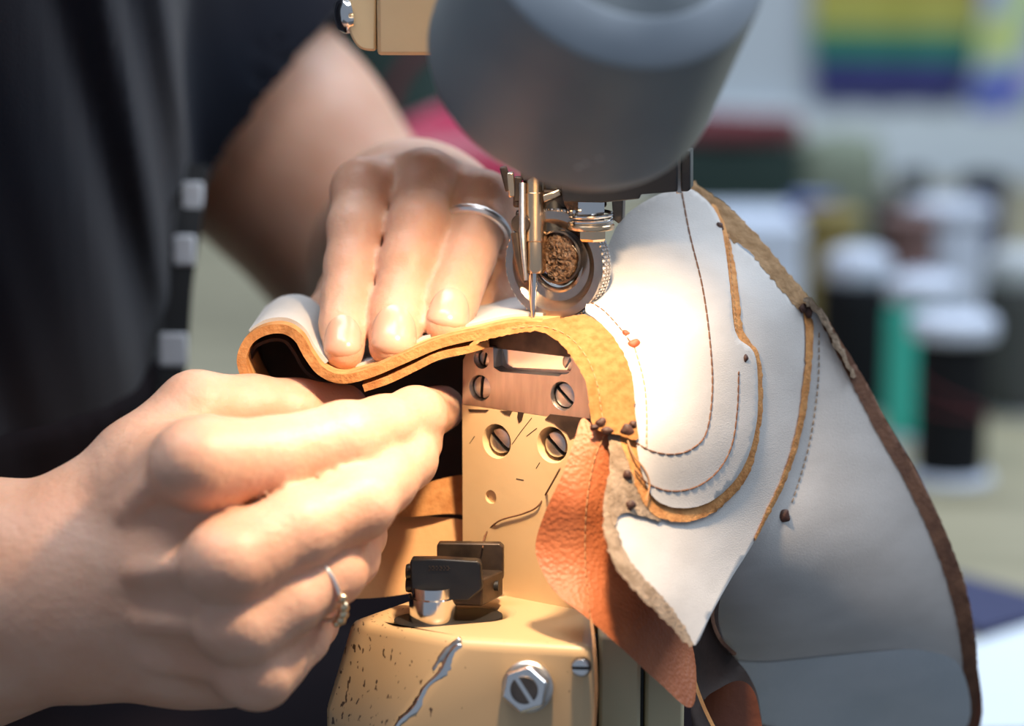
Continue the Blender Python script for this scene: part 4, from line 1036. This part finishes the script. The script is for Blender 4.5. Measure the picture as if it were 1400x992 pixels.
def bb(so, pad=.06):
    P = np.array([c[0] for c in so.body] + [c[1] for c in so.body] + [c[i] for f, _ in so.fing for c in f for i in (0, 1)])
    return P.min(0) - pad, P.max(0) + pad
push(surface(right, *bb(right), .0017))
push(surface(left, *bb(left), .0019))
def core(p):
    d = trunk(p, -.006)
    d = smin(d, capsule(p, TC + [.0, -.12, .22], sh_, .07, .055), .05)
    d = smin(d, capsule(p, TC + [.0, .12, .22], shl, .07, .055), .05)
    d = smin(d, capsule(p, TC + [.02, 0, .26], TC + [.045, 0, .40], .056, .054), .04)
    d = smin(d, ell_d(p, TC + np.array([.075, 0, .50]), np.array([.095, .075, .115])), .02)
    return d
push(surface(core, (-.65, -.25, -.60), (.05, .65, .68), .009))
PB = np.array([TC[0], TC[1], ZF])
person = thing('person', PB, 'person in dark t-shirt and apron guiding leather under the needle with both hands', 'person')
bodyo = make('body', np.concatenate(pts_all), np.concatenate(quads_all), M['skin'], person, angle=180)

# --- clothes
def folds(p):
    # soft pleats run down and forward across the side of the trunk
    u = p[:, 0] + .26 * p[:, 2] + .30 * (p[:, 1] - .05)
    f = np.sin(u * 190 + 1.2 + 1.1 * np.sin(p[:, 2] * 9)) * (.6 + .6 * np.sin(u * 61 + 1.0)) + .7 * np.sin(u * 97 + 2.6 + p[:, 2] * 6)
    return .0036 * f * np.clip((p[:, 2] + .16) / .2, .25, 1)
def shirt(p):
    d = trunk(p, .004)
    d = d - folds(p)
    sl = capsule(p, shl + (TC + [0, .12, .2] - shl) * .3, shl + (ell - shl) * SLV, .070, .073)
    w2 = (p - shl) @ unit(ell - shl) - .24 * ((p - shl - (ell - shl) * SLV) @ unit(-.77 * RGT - .64 * UPV))
    sl = sl - .004 * np.sin(np.arctan2((p - shl) @ FWD, (p - shl) @ RGT) * 5 + w2 * 25) - .0025 * np.sin(w2 * 70)
    cut_ = w2 - np.linalg.norm(ell - shl) * SLV
    hole = capsule(p, shl + (ell - shl) * (SLV - .22), shl + (ell - shl) * (SLV + .5), .0665, .0685)
    sl = np.maximum(np.maximum(sl, cut_), -hole)
    d = smin(d, sl, .03)
    d = np.maximum(d, cut_ * np.where(np.linalg.norm(p - (shl + (ell - shl) * SLV), axis=1) < .11, 1, 0) - 1 * (np.linalg.norm(p - (shl + (ell - shl) * SLV), axis=1) >= .11))
    w3 = (p - sh_) @ unit(el_ - sh_)
    s2 = capsule(p, sh_ + (TC + [0, -.12, .2] - sh_) * .3, sh_ + (el_ - sh_) * .45, .072, .072)
    d = smin(d, np.maximum(s2, w3 - np.linalg.norm(el_ - sh_) * .45), .03)
    d = smin(d, capsule(p, TC + [.0, -.12, .235], sh_, .078, .068), .05)
    d = smin(d, capsule(p, TC + [.0, .12, .235], shl, .078, .068), .05)
    return d
SLV = .50
v_, q_ = surface(shirt, (-.65, -.30, -.30), (.10, .70, .45), .0042)
make('t_shirt', v_, q_, M['shirt'], person, angle=180)
def apron(p):
    d = trunk(p, .0075) - folds(p)
    bib = np.maximum(d, p[:, 2] + .035)
    th = np.minimum(capsule(p, np.array([-.26, .11, -.205]), np.array([-.03, .17, -.215]), .085, .072), capsule(p, np.array([-.26, .27, -.195]), np.array([.03, .27, -.20]), .085, .072))
    th = smin(th, capsule(p, np.array([-.2, .2, -.22]), np.array([.0, .23, -.23]), .07, .06), .05) - .003 * np.sin(p[:, 0] * 45 + 2 * np.sin(p[:, 1] * 14))
    sk = capsule(p, np.array([.03, .2, -.28]), np.array([.05, .2, -.60]), .07, .06)
    return np.maximum(smin(smin(bib, th, .05), sk, .05), -(p[:, 0] + .30))
v_, q_ = surface(apron, (-.42, -.06, -.70), (.16, .46, .12), .0055)
ap = make('apron', v_, q_, M['apron'], person, angle=180)
# apron strap with white squares, hanging at the side of the trunk
sp_ = catmull([P_(268, 225, 216), P_(264, 262, 212), P_(256, 320, 206), P_(246, 390, 202), P_(240, 470, 198), P_(232, 540, 194), P_(228, 620, 190)], 8)
rings = []
for i, p in enumerate(sp_):
    t = unit(sp_[min(i + 1, len(sp_) - 1)] - sp_[max(i - 1, 0)]); a = unit(np.cross(t, FWD)); rings.append([p - a * .005 - FWD * .001, p + a * .005 - FWD * .001, p + a * .005 + FWD * .001, p - a * .005 + FWD * .001])
strap = MB().loft(rings).make('apron_strap', M['black_strap'], person)
for (x, y, d, wd, hg) in ((263, 270, 210, .0088, .0125), (252, 342, 203, .0088, .0125), (237, 478, 196, .0115, .0135)):
    MB().box(P_(x, y, d), RGT, UPV, FWD, wd, hg, .003).make('white_square', M['white_patch'], strap, bevel=.001)['label'] = 'white square'

# --- nails
def nail(tip, along, out, wd, ln, so):
    """thin plate laid on the finger's own surface, slightly domed, its free edge standing just off the tip"""
    al = unit(along); n = unit(out - al * np.dot(out, al)); s_ = np.cross(al, n); tip = np.asarray(tip)
    nu = 13; P = []
    for i in range(nu):
        for j in range(nu):
            a, b = -1 + 2 * i / (nu - 1), -1 + 2 * j / (nu - 1)
            x = a * math.sqrt(1 - .5 * b * b); y = b * math.sqrt(1 - .5 * a * a)
            x = math.copysign(abs(x) ** .92, x)
            P.append(tip + s_ * wd * .5 * x + al * ln * .5 * y + n * .012)
    P = np.array(P); t = np.zeros(len(P))
    for _ in range(40):
        t = t + np.maximum(so(P - t[:, None] * n), -.001) * .9
    S_ = P - np.minimum(t, .0155)[:, None] * n
    ia = np.repeat(np.linspace(-1, 1, nu), nu); ib = np.tile(np.linspace(-1, 1, nu), nu)
    edge = np.maximum(np.abs(ia), np.abs(ib))
    up_ = .00045 * (1 - .75 * edge ** 4) + .00045 * np.clip(ib, 0, 1) ** 3
    top_v = S_ + n * up_[:, None]; bot_v = S_ - n * .0007
    vs = list(top_v) + list(bot_v); fs = []; m_ = nu * nu
    for i in range(nu - 1):
        for j in range(nu - 1):
            q = [i * nu + j, i * nu + j + 1, (i + 1) * nu + j + 1, (i + 1) * nu + j]; fs += [q, [z + m_ for z in q][::-1]]
    bd = [j for j in range(nu)] + [i * nu + nu - 1 for i in range(1, nu)] + [(nu - 1) * nu + j for j in range(nu - 2, -1, -1)] + [i * nu for i in range(nu - 2, 0, -1)]
    for i in range(len(bd)): c_, d_ = bd[i], bd[(i + 1) % len(bd)]; fs.append([c_, d_, d_ + m_, c_ + m_])
    return make('fingernail', vs, fs, M['nail'], person, angle=60)
for (x0, y0, d0, x1, y1, d1, r, wd, ln) in ((471, 443, 18, 470, 480, 10, 7.1, .0135, .0145), (542, 437, 16, 537, 473, 9, 8.2, .0160, .0165), (618, 412, 20, 611, 444, 12, 7.8, .0145, .0145)):
    a, b = P_(x0, y0, d0), P_(x1, y1, d1); al = unit(b - a); n = unit(-FWD + .18 * UPV); n = unit(n - al * np.dot(n, al))
    nail(b - al * .0015, al, n, wd * .95, ln * .95, left)

# --- rings on the fingers
def finger_ring(name, c, ax, r, tube, m, label, beads=None):
    u, v, n = frame_of(ax); o = thing(name, c, label, 'ring')
    MB().tube([c + (u * math.cos(t) + v * math.sin(t)) * r for t in np.linspace(0, 2 * math.pi, 48, endpoint=False)], tube, 10, True).make('band', m, o)
    return o, u, v, n
c = P_(638, 303, 38.5) ; ax = P_(638, 352, 33) - P_(660, 280, 50)
finger_ring('finger_ring', P_(644, 335, 36.3) + (P_(652, 310, 40) - P_(638, 352, 33)) * .55, P_(652, 310, 40) - P_(638, 352, 33), .0104, .0017, M['silver'], 'plain silver ring on the finger of the hand behind, nearest the roller foot')
c2 = P_(430, 801, -44.5); ax2 = P_(452, 786, -41) - P_(390, 824, -52)
o2, u2, v2, n2 = finger_ring('finger_ring', c2, ax2, .0115, .0007, M['silver'], 'thin silver ring with gold beads on the near hand')
dn = unit(-UPV * .75 - FWD * .75); dn = unit(dn - n2 * np.dot(dn, n2)); sd = np.cross(n2, dn)
for k in range(-2, 3):
    a = k * .24; MB().sphere(c2 + (dn * math.cos(a) + sd * math.sin(a)) * .0128, .0017 if abs(k) < 2 else .0014, 14, 10).make('bead', M['gold'], o2)
